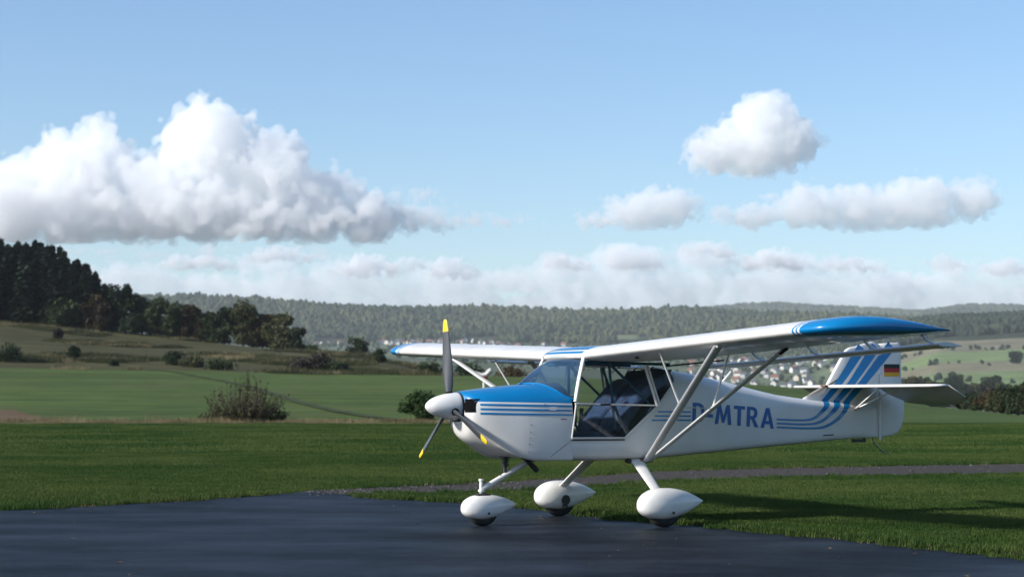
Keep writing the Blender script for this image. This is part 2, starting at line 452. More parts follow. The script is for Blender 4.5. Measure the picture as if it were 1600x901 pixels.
# ------------------------------------------------------------------ the airplane (x forward, y to its left wing, z up)
YAW = 0.4935
plane = empty('light_airplane', (0.9293, 19.0854, 0.012))
plane.rotation_euler = (Matrix.Rotation(math.pi + YAW, 3, 'Z') @ Matrix.Rotation(.0027, 3, 'X') @ Matrix.Rotation(.0046, 3, 'Y')).to_euler()
tag(plane, 'white and blue high-wing light airplane with yellow-tipped propeller parked on the apron', 'airplane')

def mirror_y(o, name):
    me = o.data.copy()
    n = len(me.vertices); co = np.empty(n * 3, np.float32); me.vertices.foreach_get('co', co); co = co.reshape(-1, 3); co[:, 1] *= -1
    me.vertices.foreach_set('co', co.ravel()); me.flip_normals(); me.update()
    return link(name, me, None, o.parent)

# --- cowling
CS = [(1.640, [(0, 1.262), (.09, 1.250), (.155, 1.205), (.175, 1.13), (.155, 1.04), (.10, .995), (.05, .985), (0, .983)]),
      (1.615, [(0, 1.268), (.11, 1.257), (.20, 1.215), (.235, 1.13), (.21, 1.00), (.13, .925), (.065, .905), (0, .90)]),
      (1.57, [(0, 1.275), (.125, 1.265), (.235, 1.225), (.288, 1.13), (.26, .955), (.16, .862), (.08, .830), (0, .822)]),
      (1.45, [(0, 1.287), (.145, 1.280), (.275, 1.235), (.340, 1.12), (.318, .870), (.205, .790), (.105, .757), (0, .749)]),
      (1.25, [(0, 1.305), (.17, 1.300), (.318, 1.240), (.388, 1.10), (.383, .728), (.26, .692), (.13, .674), (0, .669)]),
      (1.05, [(0, 1.323), (.19, 1.318), (.352, 1.250), (.428, 1.08), (.428, .655), (.32, .645), (.16, .640), (0, .638)]),
      (.80, [(0, 1.338), (.20, 1.334), (.385, 1.245), (.456, 1.10), (.460, .662), (.40, .628), (.20, .620), (0, .620)]),
      (.655, [(0, 1.345), (.21, 1.338), (.405, 1.235), (.470, 1.10), (.469, .668), (.435, .622), (.22, .610), (0, .608)])]
ringP = [catmull(p, 5) for _, p in CS]                                   # (stations, m, 2)
cx = catmull([[x] for x, _ in CS], 6)[:, 0]
loft = np.stack([catmull([r[k] for r in ringP], 6) for k in range(len(ringP[0]))], 1)
rows = []
for x, rg in zip(cx, loft):
    half = [(x, max(p[0], 0), p[1]) for p in rg]
    rows.append(half + [(x, -p[1], p[2]) for p in half[-2:0:-1]])
V, Fc = grid(rows, closed=True)
def ws_x(y): return float(np.interp(abs(y), [0, .1, .2, .3, .4, .44, .47], [.95, .925, .865, .815, .745, .685, .60]))
cow = mk('cowling', V, Fc, None, plane)
M['cowl'] = None
def cowl_mat():
    """white cowl, blue above the waist line (paint scheme in the airplane's own coordinates)"""
    m, t, b = mat_new('cowl_paint'); N = t.nodes; L = t.links.new
    tc = N.new('ShaderNodeTexCoord'); sp = N.new('ShaderNodeSeparateXYZ'); L(tc.outputs['Object'], sp.inputs[0])
    q = N.new('ShaderNodeMath'); q.operation = 'MULTIPLY_ADD'; L(sp.outputs[0], q.inputs[0]); q.inputs[1].default_value = -.024; L(sp.outputs[2], q.inputs[2])
    g = N.new('ShaderNodeMath'); g.operation = 'GREATER_THAN'; L(q.outputs[0], g.inputs[0]); g.inputs[1].default_value = 1.172 - .024 * 1.6
    mx = N.new('ShaderNodeMix'); mx.data_type = 'RGBA'; L(g.outputs[0], mx.inputs['Factor'])
    n = N.new('ShaderNodeTexNoise'); n.inputs['Scale'].default_value = 4; n.inputs['Detail'].default_value = 6; L(tc.outputs['Object'], n.inputs['Vector'])
    cr = N.new('ShaderNodeValToRGB'); cr.color_ramp.elements[0].color = (.69, .665, .62, 1); cr.color_ramp.elements[1].color = (.79, .77, .73, 1); L(n.outputs[0], cr.inputs[0])
    L(cr.outputs[0], mx.inputs[6]); mx.inputs[7].default_value = (.001, .18, .43, 1)
    L(mx.outputs[2], b.inputs['Base Color']); b.inputs['Roughness'].default_value = .28; b.inputs['Coat Weight'].default_value = .35
    return m
cow.data.materials.append(cowl_mat()); cow.data.materials.append(M['lining'])
for f in cow.data.polygons:
    c = f.center
    if c.x < ws_x(c.y) - .02 and c.z > 1.17: f.material_index = 1

def bvh_of(*obs):
    V = []; Fc = []
    for o in obs:
        n = len(V); V += [v.co.copy() for v in o.data.vertices]; Fc += [tuple(i + n for i in p.vertices) for p in o.data.polygons]
    return BVHTree.FromPolygons(V, Fc)
def drape(bvh, x, z, side, off=.003, default=.02):
    h = bvh.ray_cast(Vector((x, 3 * side, z)), Vector((0, -side, 0)))
    return (x, (h[0].y if h[0] is not None else default * side) + off * side, z)
def stripe(name, bvh, line, widths, mat, parent, side, off=.003, ds=.025, across=3):
    """painted band following a line on the side of the airplane"""
    P = np.asarray(line, float); W = np.asarray(widths, float)
    C = catmull(np.column_stack([P, W]), 10)
    seg = np.r_[0, np.cumsum(np.hypot(*np.diff(C[:, :2], axis=0).T))]; s = np.linspace(0, seg[-1], max(2, int(seg[-1] / ds)))
    C = np.column_stack([np.interp(s, seg, C[:, k]) for k in range(3)])
    rows = []
    for i, p in enumerate(C):
        d = C[min(i + 1, len(C) - 1), :2] - C[max(i - 1, 0), :2]; d /= np.hypot(*d); n = np.array([-d[1], d[0]])
        rows.append([drape(bvh, *(p[:2] + n * p[2] * t), side, off) for t in np.linspace(-.5, .5, across + 1)])
    V, Fc = grid(rows)
    return mk(name, V, Fc, mat, parent)

bc = bvh_of(cow)
for side in (1, -1):
    for k in range(3):
        z0 = 1.144 - .041 * k
        stripe('stripe', bc, [(1.545, z0), (1.1, z0 - .0105), (.66, z0 - .021)], [.0185] * 3, M['blue'], cow, side)
    # air intake: black sheet on the cowl skin, painting in the opening's shade
    zs = np.linspace(1.072, 1.198, 9)
    yin = [(.150, .262)] * 9
    rows = []
    for t in np.linspace(0, 1, 7):
        row = []
        for z in zs:
            y = .155 + (.283 - .155) * t
            h = bc.ray_cast(Vector((2.2, y * side, z)), Vector((-1, 0, 0)))
            row.append((h[0].x + .004, y * side, z) if h[0] is not None else (1.6, y * side, z))
        rows.append(row)
    V, Fc = grid(rows)
    mk('air_intake', V, Fc, M['void'], cow)
    for (x, z) in ((1.08, .955), (1.085, .885), (1.09, .83), (1.1, .775), (1.10, .70), (.93, 1.143)):
        p = drape(bc, x, z, side, .001)
        g = G(); g.tube([p, (p[0], p[1] + .004 * side, p[2])], .0055, 8); g.build('cowl_fastener', M['steel'], cow)
    # panel joint running down and forward from the door corner
    stripe('panel_joint', bc, [(.672, .800), (.80, .715), (.88, .655)], [.004] * 3, M['dark'], cow, side, .0015)
    stripe('panel_joint', bc, [(1.092, 1.03), (1.098, .85), (1.105, .68)], [.003] * 3, M['strut'], cow, side, .001)
    stripe('maker_mark', bc, [(.78, 1.003), (.72, 1.002)], [.012] * 2, pmat('red_mark', (.45, .2, .22), .5), cow, side, .0025)
chrome = stripe('name_plate', bc, [(.92, 1.105), (.87, 1.102), (.82, 1.103)], [.008, .035, .03], M['strut'], cow, 1, .006)

# --- spinner and propeller
HX, HZ = 1.715, 1.1285
prof = [(.0, .248), (.02, .243), (.045, .222), (.075, .178), (.10, .112), (.118, .04), (.128, -.03), (.131, -.075), (.126, -.082)]
pc = catmull(prof, 4)
rows = [[(HX + p[1], p[0] * math.cos(a), HZ + p[0] * math.sin(a)) for a in np.linspace(0, 2 * math.pi, 32, endpoint=False)] for p in pc]
V, Fc = grid(rows, closed=True)
spin = mk('spinner', V, Fc, M['white'], plane)
g = G(); g.tube([(HX - .076, 0, HZ), (HX - .10, 0, HZ)], .128, 32); g.build('spinner_backplate', M['steel'], spin)
for k in range(3):
    a = -.1122 + k * 2 * math.pi / 3
    er = Vector((0, math.sin(a), math.cos(a))); et = Vector((0, math.cos(a), -math.sin(a))); ex = Vector((1, 0, 0))
    rows = []; tips = []
    st = [(.07, .026, .026, 60), (.13, .030, .024, 52), (.20, .042, .020, 44), (.32, .052, .015, 36), (.46, .051, .012, 29), (.60, .044, .010, 24), (.705, .036, .0085, 21), (.71, .0355, .0085, 21), (.78, .028, .007, 19), (.812, .020, .006, 18), (.822, .008, .003, 18)]
    for (r, hw, ht, tw) in st:
        tw = R(tw); hw *= 1.06; c = et * math.cos(tw) - ex * math.sin(tw); n = et * math.sin(tw) + ex * math.cos(tw)
        rows.append([Vector((HX - .005, 0, HZ)) + er * r + c * hw * math.cos(w) + n * ht * math.sin(w) for w in np.linspace(0, 2 * math.pi, 16, endpoint=False)])
    V, Fc = grid(rows[:7], closed=True); Fc.append(tuple(range(16)))
    bl = mk('propeller_blade', V, Fc, M['blade'], plane)
    V, Fc = grid(rows[6:], closed=True); Fc.append(tuple((len(rows) - 7) * 16 + i for i in range(16)))
    mk('blade_tip', V, Fc, M['yellow'], bl)
    # blade socket in the spinner
    q = Vector((HX - .005, 0, HZ))
    g = G(); g.tube([q + er * .110, q + er * .1335], .036, 20); g.build('blade_socket', M['void'], spin)

# --- fuselage
def f_w(x): return float(np.interp(x, [-3.36, -3.0, -2.6, -2, -1.2, -.3, .2, .66], [.022, .085, .150, .245, .365, .465, .482, .476]))
def f_zb(x): return float(np.interp(x, [-3.36, -3.0, -.2, .3, .66], [.765, .760, .603, .600, .608]))
def f_sill(x): return float(np.interp(x, [-3.36, -2.6, -1.9, -1.25, -.9, -.53, -.283, .085, .66], [1.00, 1.055, 1.12, 1.215, 1.28, 1.36, 1.111, .811, .817]))
def f_top(x): return float(np.interp(x, [-3.36, -2.6, -2.247, -1.981, -1.647, -1.39, -1.25, -.9, -.53], [1.10, 1.15, 1.187, 1.221, 1.287, 1.347, 1.373, 1.44, 1.49]))
def lower_ring(x):
    w, zb, zs = f_w(x), f_zb(x), f_sill(x)
    p = [(0, zb), (w * .45, zb + .001), (w * .82, zb + .006), (w * .945, zb + .022), (w * .985, zb + .055)]
    for t in np.linspace(.12, 1, 9):
        z = zb + .055 + (zs - zb - .055) * t
        y = w * (.985 + .03 * math.sin(math.pi * min(1, t * .8)) - .03 * t)
        lean = max(0, z - 1.15) / .4 * .055 * min(1, w / .4)
        p.append((y - lean, z))
    return p
def upper_ring(x):
    y0, z0 = lower_ring(x)[-1]; zt = f_top(x); p = [(y0, z0)]
    for t in np.linspace(.15, 1, 8):
        a = t * math.pi / 2
        p.append((y0 * math.cos(a) ** .85 if t < 1 else 0.0, z0 + (zt - z0) * math.sin(a) ** 1.1))
    return p
xs_tub = np.unique(np.r_[np.linspace(.66, -.53, 34), -.283, .085])[::-1]
xs_aft = np.linspace(-.53, -3.36, 46)
V = []; Fc = []
for side in (1, -1):
    for xs, fn in ((np.r_[xs_tub, xs_aft[1:]], lower_ring), (xs_aft, upper_ring)):
        v, f = grid([[(x, p[0] * side, p[1]) for p in fn(x)] for x in xs])
        n = len(V); V += v; Fc += [tuple(i + n for i in q) for q in f]
n = len(V)
last = [(-3.36, p[0], p[1]) for p in lower_ring(-3.36)[:-1]] + [(-3.36, p[0], p[1]) for p in upper_ring(-3.36)]
V += last + [(a, -b, c) for a, b, c in last[-2:0:-1]]; Fc.append(tuple(range(n, len(V))))
fus = mk('fuselage', V, Fc, M['fabric'], plane, auto=50)
bf = bvh_of(fus)
for side in (1, -1):
    for z in (1.060, 1.020, .980):
        stripe('stripe', bf, [(-.30 - (1.06 - z) * -.9, z + .002), (-.5, z), (-.705, z - .003)], [.016] * 3, M['dblue'] if False else M['blue'], fus, side)
    stripe('belly_seam', bf, [(.6, .628), (-.2, .622), (-1.2, .680), (-2.2, .733), (-3.2, .785)], [.005] * 5, M['strut'], fus, side, .0015)
    stripe('access_slot', bf, [(-2.50, .800), (-2.66, .803)], [.012] * 2, M['dark'], fus, side, .003)

# --- registration lettering
LET = {'D': [[(0, 0), (.34, 0), (.52, .07), (.63, .22), (.66, .5), (.63, .78), (.52, .93), (.34, 1), (0, 1)], [(.19, .17), (.32, .17), (.42, .24), (.46, .36), (.47, .5), (.46, .64), (.42, .76), (.32, .83), (.19, .83)]],
       '-': [[(0, .30), (.34, .30), (.34, .47), (0, .47)]],
       'M': [[(0, 0), (.19, 0), (.25, .62), (.40, .08), (.52, .08), (.67, .62), (.73, 0), (.92, 0), (.80, 1), (.62, 1), (.46, .42), (.30, 1), (.12, 1)]],
       'T': [[(.22, 0), (.42, 0), (.42, .83), (.64, .83), (.64, 1), (0, 1), (0, .83), (.22, .83)]],
       'R': [[(0, 0), (.19, 0), (.19, .38), (.27, .38), (.47, 0), (.70, 0), (.46, .42), (.58, .53), (.62, .70), (.58, .86), (.48, .96), (.34, 1), (0, 1)], [(.19, .54), (.33, .54), (.41, .60), (.43, .70), (.41, .79), (.33, .84), (.19, .84)]],
       'A': [[(0, 0), (.20, 0), (.255, .20), (.535, .20), (.59, 0), (.79, 0), (.50, 1), (.29, 1)], [(.30, .36), (.49, .36), (.395, .72)]]}
def lettering():
    x = 0.0; total = sum(max(p[0] for p in LET[c][0]) for c in 'D-MTRA') + .12 * 5
    for ch in 'D-MTRA':
        bm = bmesh.new()
        for loop in LET[ch]:
            vs = [bm.verts.new((p[0] + x, p[1], 0)) for p in loop]
            for i in range(len(vs)): bm.edges.new((vs[i], vs[(i + 1) % len(vs)]))
        bmesh.ops.triangle_fill(bm, edges=bm.edges[:], use_beauty=True)
        for _ in range(3):
            es = [e for e in bm.edges if e.calc_length() > .14]
            if es: bmesh.ops.subdivide_edges(bm, edges=es, cuts=1)
            bmesh.ops.triangulate(bm, faces=[f for f in bm.faces if len(f.verts) > 3])
        bm.verts.index_update(); vv = []
        for v in bm.verts:
            q = v.co.x / total; h = v.co.y
            vv.append(drape(bf, -.735 - 1.08 * q + .015 * (1 - h), .960 - .082 * q + (.190 + .014 * q) * h, 1, .0035))
        mk('registration_letter', vv, [tuple(v.index for v in f.verts) for f in bm.faces], M['dblue'], fus, smooth=False)
        bm.free(); x += max(p[0] for p in LET[ch][0]) + .12
lettering()

# --- tail fin, rudder, stripes, flag
def plate(name, outline, th, mat, parent, edge=.35):
    """flat aerofoil-like plate from an (x, z) outline, rounded rim"""
    o = np.asarray(outline, float); c = o.mean(0); n = len(o)
    rows = []
    for (s, y) in ((0, -th), (edge, -th), (.75, -th * .82), (.93, -th * .5), (1, 0), (.93, th * .5), (.75, th * .82), (edge, th), (0, th)):
        k = 1 - (1 - s) * .06 if s > .5 else s
        if s == .75: k = 1 - .028
        if s == .93: k = 1 - .008
        if s == edge: k = .90
        rows.append([(c[0] + (p[0] - c[0]) * k, y, c[1] + (p[1] - c[1]) * k) for p in o])
    V, Fc = grid(rows, closed=True)
    return mk(name, V, Fc, mat, parent)
fin_o = catmull([(-3.355, 1.02), (-2.75, 1.03), (-2.36, 1.165), (-2.52, 1.185), (-2.62, 1.245), (-2.72, 1.385), (-2.868, 1.600), (-2.915, 1.665), (-2.965, 1.705), (-3.06, 1.725), (-3.365, 1.752), (-3.362, 1.30)], 3)
fin = plate('tail_fin', fin_o, .024, M['fabric'], plane)
rud_o = [(-3.372, 1.754), (-3.61, 1.768), (-3.655, 1.750), (-3.662, 1.55), (-3.665, 1.335), (-3.68, 1.25), (-3.695, 1.145), (-3.69, 1.0), (-3.66, .88), (-3.61, .815), (-3.55, .785), (-3.40, .765), (-3.372, .768), (-3.37, 1.0), (-3.37, 1.3), (-3.37, 1.5)]
rud = plate('rudder', catmull(rud_o + rud_o[:1], 2)[:-1], .020, M['fabric'], plane)
bt = bvh_of(fus, fin, rud)
S1 = [(-1.842, .972), (-2.224, .959), (-2.371, .980), (-2.495, 1.048), (-2.66, 1.179), (-2.855, 1.374), (-3.046, 1.606), (-3.132, 1.714)]
S2 = [(-1.841, .932), (-2.272, .917), (-2.468, .943), (-2.618, 1.021), (-2.79, 1.151), (-3.005, 1.356), (-3.220, 1.607), (-3.316, 1.724)]
S3 = [(-1.840, .893), (-2.320, .875), (-2.541, .893), (-2.744, .984), (-2.92, 1.142), (-3.151, 1.355), (-3.406, 1.608), (-3.530, 1.738)]
for side in (1, -1):
    for S in (S1, S2, S3):
        stripe('stripe', bt, S, [.017, .019, .028, .042, .062, .080, .105, .115], M['blue'], fin, side, .004, .02, 6)
    for k, mm in enumerate((M['flagblack'], M['red'], M['gold'])):
        z1 = 1.537 - .0435 * k
        stripe('flag_band', bt, [(-3.425, z1 - .0217), (-3.53, z1 - .0217), (-3.635, z1 - .0217)], [.0435] * 3, mm, rud, side, .004, .03, 2)
for z in (.80, 1.05, 1.25, 1.45, 1.65):
    g = G(); g.tube([(-3.366, 0, z - .02), (-3.366, 0, z + .02)], .03, 10); g.build('rudder_hinge', M['strut'], rud)
g = G(); g.tube([(-3.345, .040, .735), (-3.355, .040, 1.15)], .011, 8); g.build('rudder_post', M['white'], rud)

# --- stabilizer and drooped elevators
def slab(name, pts, th, mat, parent, tilt=None):
    """thin flat surface from an (x, y) outline at height z per point"""
    o = np.asarray(pts, float); c = o.mean(0); rows = []
    for s, dz in ((.0, -th), (.93, -th), (.985, -th * .6), (1, 0), (.985, th * .6), (.93, th), (0, th)):
        rows.append([(c[0] + (p[0] - c[0]) * s, c[1] + (p[1] - c[1]) * s, c[2] + (p[2] - c[2]) * s + dz) for p in o])
    V, Fc = grid(rows, closed=True)
    return mk(name, V, Fc, mat, parent)
SZ = 1.303
stab = slab('stabilizer', [(-2.66, .02, SZ), (-2.72, .12, SZ), (-3.10, 1.14, SZ), (-3.165, 1.22, SZ), (-3.255, 1.235, SZ), (-3.255, .6, SZ), (-3.255, .02, SZ)], .016, M['fabric'], plane)
mirror_y(stab, 'stabilizer')
dz = .19
elv = slab('elevator', [(-3.262, .10, SZ), (-3.262, .6, SZ), (-3.262, 1.238, SZ), (-3.50, 1.205, SZ - .115), (-3.60, 1.06, SZ - .165), (-3.64, .85, SZ - .188), (-3.64, .45, SZ - .188), (-3.60, .20, SZ - .17), (-3.42, .09, SZ - .08)], .012, M['fabric'], plane)
mirror_y(elv, 'elevator')
g = G(); g.box((-3.665, .62, SZ - .203), (.06, .36, .008), Matrix.Rotation(R(-25), 3, 'Y')); tab = g.build('trim_tab', M['strut'], elv)
for s in (1, -1):
    for (a, b) in (((-2.985, .088, 1.069), (-2.97, .50, SZ - .018)), ((-2.99, .088, 1.066), (-3.235, .50, SZ - .018))):
        g = G(); g.tube([(a[0], a[1] * s, a[2]), (b[0], b[1] * s, b[2])], .0085, 8); g.build('stabilizer_strut', M['white'], plane)
    g = G(); g.tube([(-2.985, .080 * s, 1.069), (-2.985, .098 * s, 1.069)], .016, 10); g.build('strut_fitting', M['bronze'], plane)
g = G(); g.tube([(-2.68, .03, SZ - .005), (-2.63, .03, SZ + .01)], .012, 8); g.tube([(-2.68, -.03, SZ - .005), (-2.63, -.03, SZ + .01)], .012, 8); g.build('stabilizer_bolt', M['bronze'], plane)

# --- wings
AF = [(1, 0.0), (.93, .014), (.8, .040), (.65, .064), (.5, .080), (.36, .086), (.25, .083), (.15, .070), (.08, .052), (.035, .033), (.01, .016), (0, 0.0), (.008, -.016), (.03, -.028), (.08, -.036), (.18, -.040), (.35, -.040), (.55, -.034), (.75, -.022), (.9, -.010), (1, -.004)]
WX, WZ, DIH = .505, 1.588, .0384
def wing_ring(y, le, te, ts=1.0, dz=0.0, rake=0.0):
    zl = WZ + DIH * y + dz; ch = le - te
    return [(le - ch * a, y - rake * a * a, zl + b * 1.27 * ts - .024 * a) for a, b in AF]
y_st = np.linspace(.372, 3.70, 49)                  # fabric sags a little between the ribs
V, Fc = grid([wing_ring(y, WX, -.745, 1 - .022 * (i % 4 != 0) - .012 * (i % 4 == 2)) for i, y in enumerate(y_st)], closed=True)
Fc.append(tuple(range(len(AF))))
wing = mk('wing', V, Fc, M['fabric'], plane, auto=60)
tip_st = [(3.700, .505, -.745, 1.0, 0, 0), (3.72, .505, -.745, 1.0, 0, 0), (3.86, .503, -.745, .99, 0, .0), (3.97, .490, -.745, .98, .0, .01), (4.06, .450, -.75, .95, .001, .025), (4.13, .37, -.75, .87, .003, .04), (4.18, .25, -.755, .70, .005, .055), (4.21, .10, -.76, .45, .008, .065), (4.22, -.05, -.76, .16, .012, .07)]
tc_ = catmull(tip_st, 4)
V, Fc = grid([wing_ring(*s) for s in tc_], closed=True)
Fc.append(tuple((len(tc_) - 1) * len(AF) + i for i in range(len(AF))))
def tip_mat():
    m, t, b = mat_new('wing_tip_paint'); N = t.nodes; L = t.links.new
    tc = N.new('ShaderNodeTexCoord'); sp = N.new('ShaderNodeSeparateXYZ'); L(tc.outputs['Object'], sp.inputs[0])
    ab = N.new('ShaderNodeMath'); ab.operation = 'ABSOLUTE'; L(sp.outputs[1], ab.inputs[0])
    # the bands follow the leading edge round: shift by height over the chord
    cr = N.new('ShaderNodeValToRGB'); cr.color_ramp.interpolation = 'CONSTANT'
    mr = N.new('ShaderNodeMapRange'); mr.inputs['From Min'].default_value = 3.70; mr.inputs['From Max'].default_value = 4.20; L(ab.outputs[0], mr.inputs['Value']); L(mr.outputs[0], cr.inputs[0])
    e = cr.color_ramp.elements; W_ = (.74, .75, .75, 1); B_ = (.001, .18, .43, 1)
    e[0].position = 0; e[0].color = W_; e[1].position = .02; e[1].color = B_
    for p, c in ((.075, W_), (.125, B_), (.17, W_), (.22, B_)):
        q = e.new(p); q.color = c
    # underside stays white towards the trailing edge
    L(cr.outputs[0], b.inputs['Base Color']); b.inputs['Roughness'].default_value = .24; b.inputs['Coat Weight'].default_value = .4
    return m
wtip = mk('wing_tip', V, Fc, tip_mat(), plane, auto=60)
wtip.parent = wing
wing2 = mirror_y(wing, 'wing')
wt2 = mirror_y(wtip, 'wing_tip'); wt2.parent = wing2
# roof panel between the wing roots, with spanwise blue stripes
def roof_le(y): return WX - .012 + .075 * (1 - (y / .372) ** 2)
V, Fc = grid([wing_ring(.372, roof_le(y), -.745, .97)[:0] + [(p[0], y, p[2]) for p in wing_ring(.372, roof_le(y), -.745, .97)] for y in np.linspace(-.371, .371, 17)], closed=True)
roof = mk('roof_panel', V, Fc, M['white'], plane, auto=60)
bvr = bvh_of(roof)
for (d0, d1) in ((.012, .045), (.085, .26)):
    rows = []
    for t in np.linspace(0, 1, 7):
        row = []
        for y in np.linspace(-.368, .368, 25):
            x = roof_le(y) - d0 - (d1 - d0) * t; h = bvr.ray_cast(Vector((x, y, 3)), Vector((0, 0, -1))); row.append((x, y, h[0].z + .003))
        rows.append(row)
    V, Fc = grid(rows); mk('roof_stripe', V, Fc, M['blue'], roof)

# flaperons hung below the trailing edge
def flap_ring(y):
    lx, lz, ch, tw = -.795, WZ + DIH * y - .115, .26, R(3)
    out = []
    for a, b in AF:
        dx, dzz = -a * ch, b * ch * 1.15
        out.append((lx + dx * math.cos(tw) + dzz * math.sin(tw) * 0, y, lz + dzz + dx * math.sin(tw)))
    return out
V, Fc = grid([flap_ring(y) for y in np.linspace(.50, 3.96, 18)], closed=True)
Fc.append(tuple(range(len(AF)))); Fc.append(tuple(17 * len(AF) + i for i in range(len(AF))))
flap = mk('flaperon', V, Fc, M['strut'], plane, auto=60)
f2 = mirror_y(flap, 'flaperon')
for y in (.65, 1.45, 2.3, 3.1, 3.85):
    z = WZ + DIH * y
    g = G(); g.tube([(-.715, y, z - .03), (-.77, y, z - .075), (-.86, y, z - .112)], .007, 6, flat=2.0)
    hg = g.build('flaperon_bracket', M['strut'], plane); hg.parent = flap
    h2 = mirror_y(hg, 'flaperon_bracket'); h2.parent = f2

# wing struts, jury struts
def strut(name, a, b, r, flat, mat, n=12, up=(0, 0, 1)):
    out = []
    for s in (1, -1):
        g = G(); g.tube([(a[0], a[1] * s, a[2]), (b[0], b[1] * s, b[2])], r, n, flat, up); out.append(g.build(name, mat, plane))
    return out
LOW = Vector((-.165, .475, .598)); FT = Vector((.42, 2.57, 1.650)); RT = Vector((-.43, 2.32, 1.612))
strut('wing_strut', LOW, FT, .042, .42, M['strut'])
RL = LOW + (FT - LOW) * .10 + Vector((-.03, 0, -.005))
strut('wing_strut', LOW + Vector((-.03, 0, 0)), RT, .033, .45, M['strut'])
JA = LOW.lerp(FT, .49); JB = LOW.lerp(RT, .49) + Vector((-.015, 0, 0))
strut('jury_strut', JA, (.40, 1.60, WZ + DIH * 1.6 - .045), .009, 1, M['white'], 8)
strut('jury_strut', JB, (-.42, 1.50, WZ + DIH * 1.5 - .045), .009, 1, M['white'], 8)
strut('jury_strut', JA, JB, .006, 1, M['strut'], 6)
strut('strut_fitting', LOW + Vector((.06, -.03, -.01)), LOW + Vector((-.06, .0, .005)), .022, 1, M['bronze'], 10)
strut('strut_fitting', FT + Vector((0, -.01, -.02)), FT + Vector((0, .015, .02)), .03, .6, M['white'], 8)
strut('strut_fitting', RT + Vector((0.02, -.02, -.03)), RT + Vector((-.03, .03, .02)), .02, .8, M['dark'], 8)
strut('aileron_pushrod', (-.40, .42, 1.50), (-.74, .95, 1.55), .009, 1, M['dark'], 6)
g = G(); g.tube([(-1.365, 0, 1.345), (-1.475, 0, 1.455)], [.013, .010], 8); g.build('antenna', M['white'], plane)
g = G(); g.tube([(.30, 1.05, 1.585), (.30, 1.05, 1.56)], .02, 8); g.build('tank_drain', M['dark'], plane)

# --- glazing
def y_side(z): return .470 if z < 1.15 else .470 - (z - 1.15) / .4 * .070
# windshield: from the curved base on the cowl up to the roof leading edge
rows = []
N_ = 27
for j in range(13):
    t = j / 12; row = []
    for i in range(N_):
        s = -1 + 2 * i / (N_ - 1); yb = .462 * s
        xb = ws_x(yb); h = bc.ray_cast(Vector((max(xb, .66), yb, 3)), Vector((0, 0, -1))); zb = (h[0].z if h[0] is not None else 1.18) + .004
        if abs(yb) > .40: zb = float(np.interp(abs(yb), [.40, .462], [1.236, 1.178]))
        yt = .392 * s; xt = .478 + .085 * (1 - s * s); zt = 1.578 - .03 * abs(s) ** 3
        bulge = math.sin(math.pi * t) * .018 * (1 - s * s)
        row.append((xb + (xt - xb) * t + bulge, yb + (yt - yb) * t, zb + (zt - zb) * t + bulge * .6))
    rows.append(row)
V, Fc = grid(rows)
ws = mk('windshield', V, Fc, M['shield'], plane)
g = G(); g.tube([Vector(p) + Vector((0, 0, .003)) for p in rows[0]], .008, 6); g.build('windshield_bead', M['blue'], ws)
for s in (1, -1):
    g = G(); g.tube([(.622, .462 * s, 1.165), (.56, .433 * s, 1.38), (.485, .392 * s, 1.582)], .020, 10, .8); g.build('windshield_pillar', M['white'], ws)
# doors
def side_poly(name, pts, mat, parent, s, off=.0):
    V = [(x, (y_side(z) + off) * s, z) for x, z in pts]
    return mk(name, V, [tuple(range(len(V)))], mat, parent, smooth=False)
DO = [(.668, .826), (.085, .820), (-.278, 1.118)]
DU = [(-.278, 1.118), (-.182, 1.520), (.505, 1.528), (.615, 1.150)]
for s in (1, -1):
    d = side_poly('door', DO + [(.615, 1.145)], M['glass'], plane, s, .001)
    V = [(x, (y_side(z) + .001) * s, z) for x, z in DU[:1] + DU[1:]]
    side_poly('upper_pane', [(-.278, 1.150), (-.182, 1.520), (.505, 1.528), (.613, 1.155)], M['glass'], d, s, .001)
    edge = [(.668, .824), (.085, .818), (-.283, 1.116), (-.187, 1.510)]
    g = G(); g.tube([(x, (y_side(z) + .006) * s, z) for x, z in edge[:3]], .009, 8); g.tube([(x, (y_side(z) + .006) * s, z) for x, z in [(.668, .824), (.617, 1.15)]], .008, 8)
    g.build('door_frame', M['white'], d)
    g = G(); g.tube([(x, (y_side(z) + .006) * s, z) for x, z in edge[2:]], .014, 8); g.tube([(x - .035, (y_side(z) + .003) * s, z) for x, z in edge[2:]], .010, 8); g.build('door_post', M['white'], d)
    g = G(); g.tube([(.63, .476 * s, 1.147), (-.285, .476 * s, 1.122)], .0085, 8); g.build('door_rail', M['white'], d)
    g = G(); g.tube([(.675, .478 * s, .806), (.09, .480 * s, .800)], .006, 6); g.build('door_seal', M['dark'], d)
    g = G(); g.box((.30, .482 * s, 1.135), (.11, .014, .02)); g.build('door_handle', M['dark'], d)
    side_poly('rear_window', [(-.300, 1.125), (-.520, 1.355), (-.540, 1.500), (-.205, 1.515)], M['glass'], plane, s, -.004)

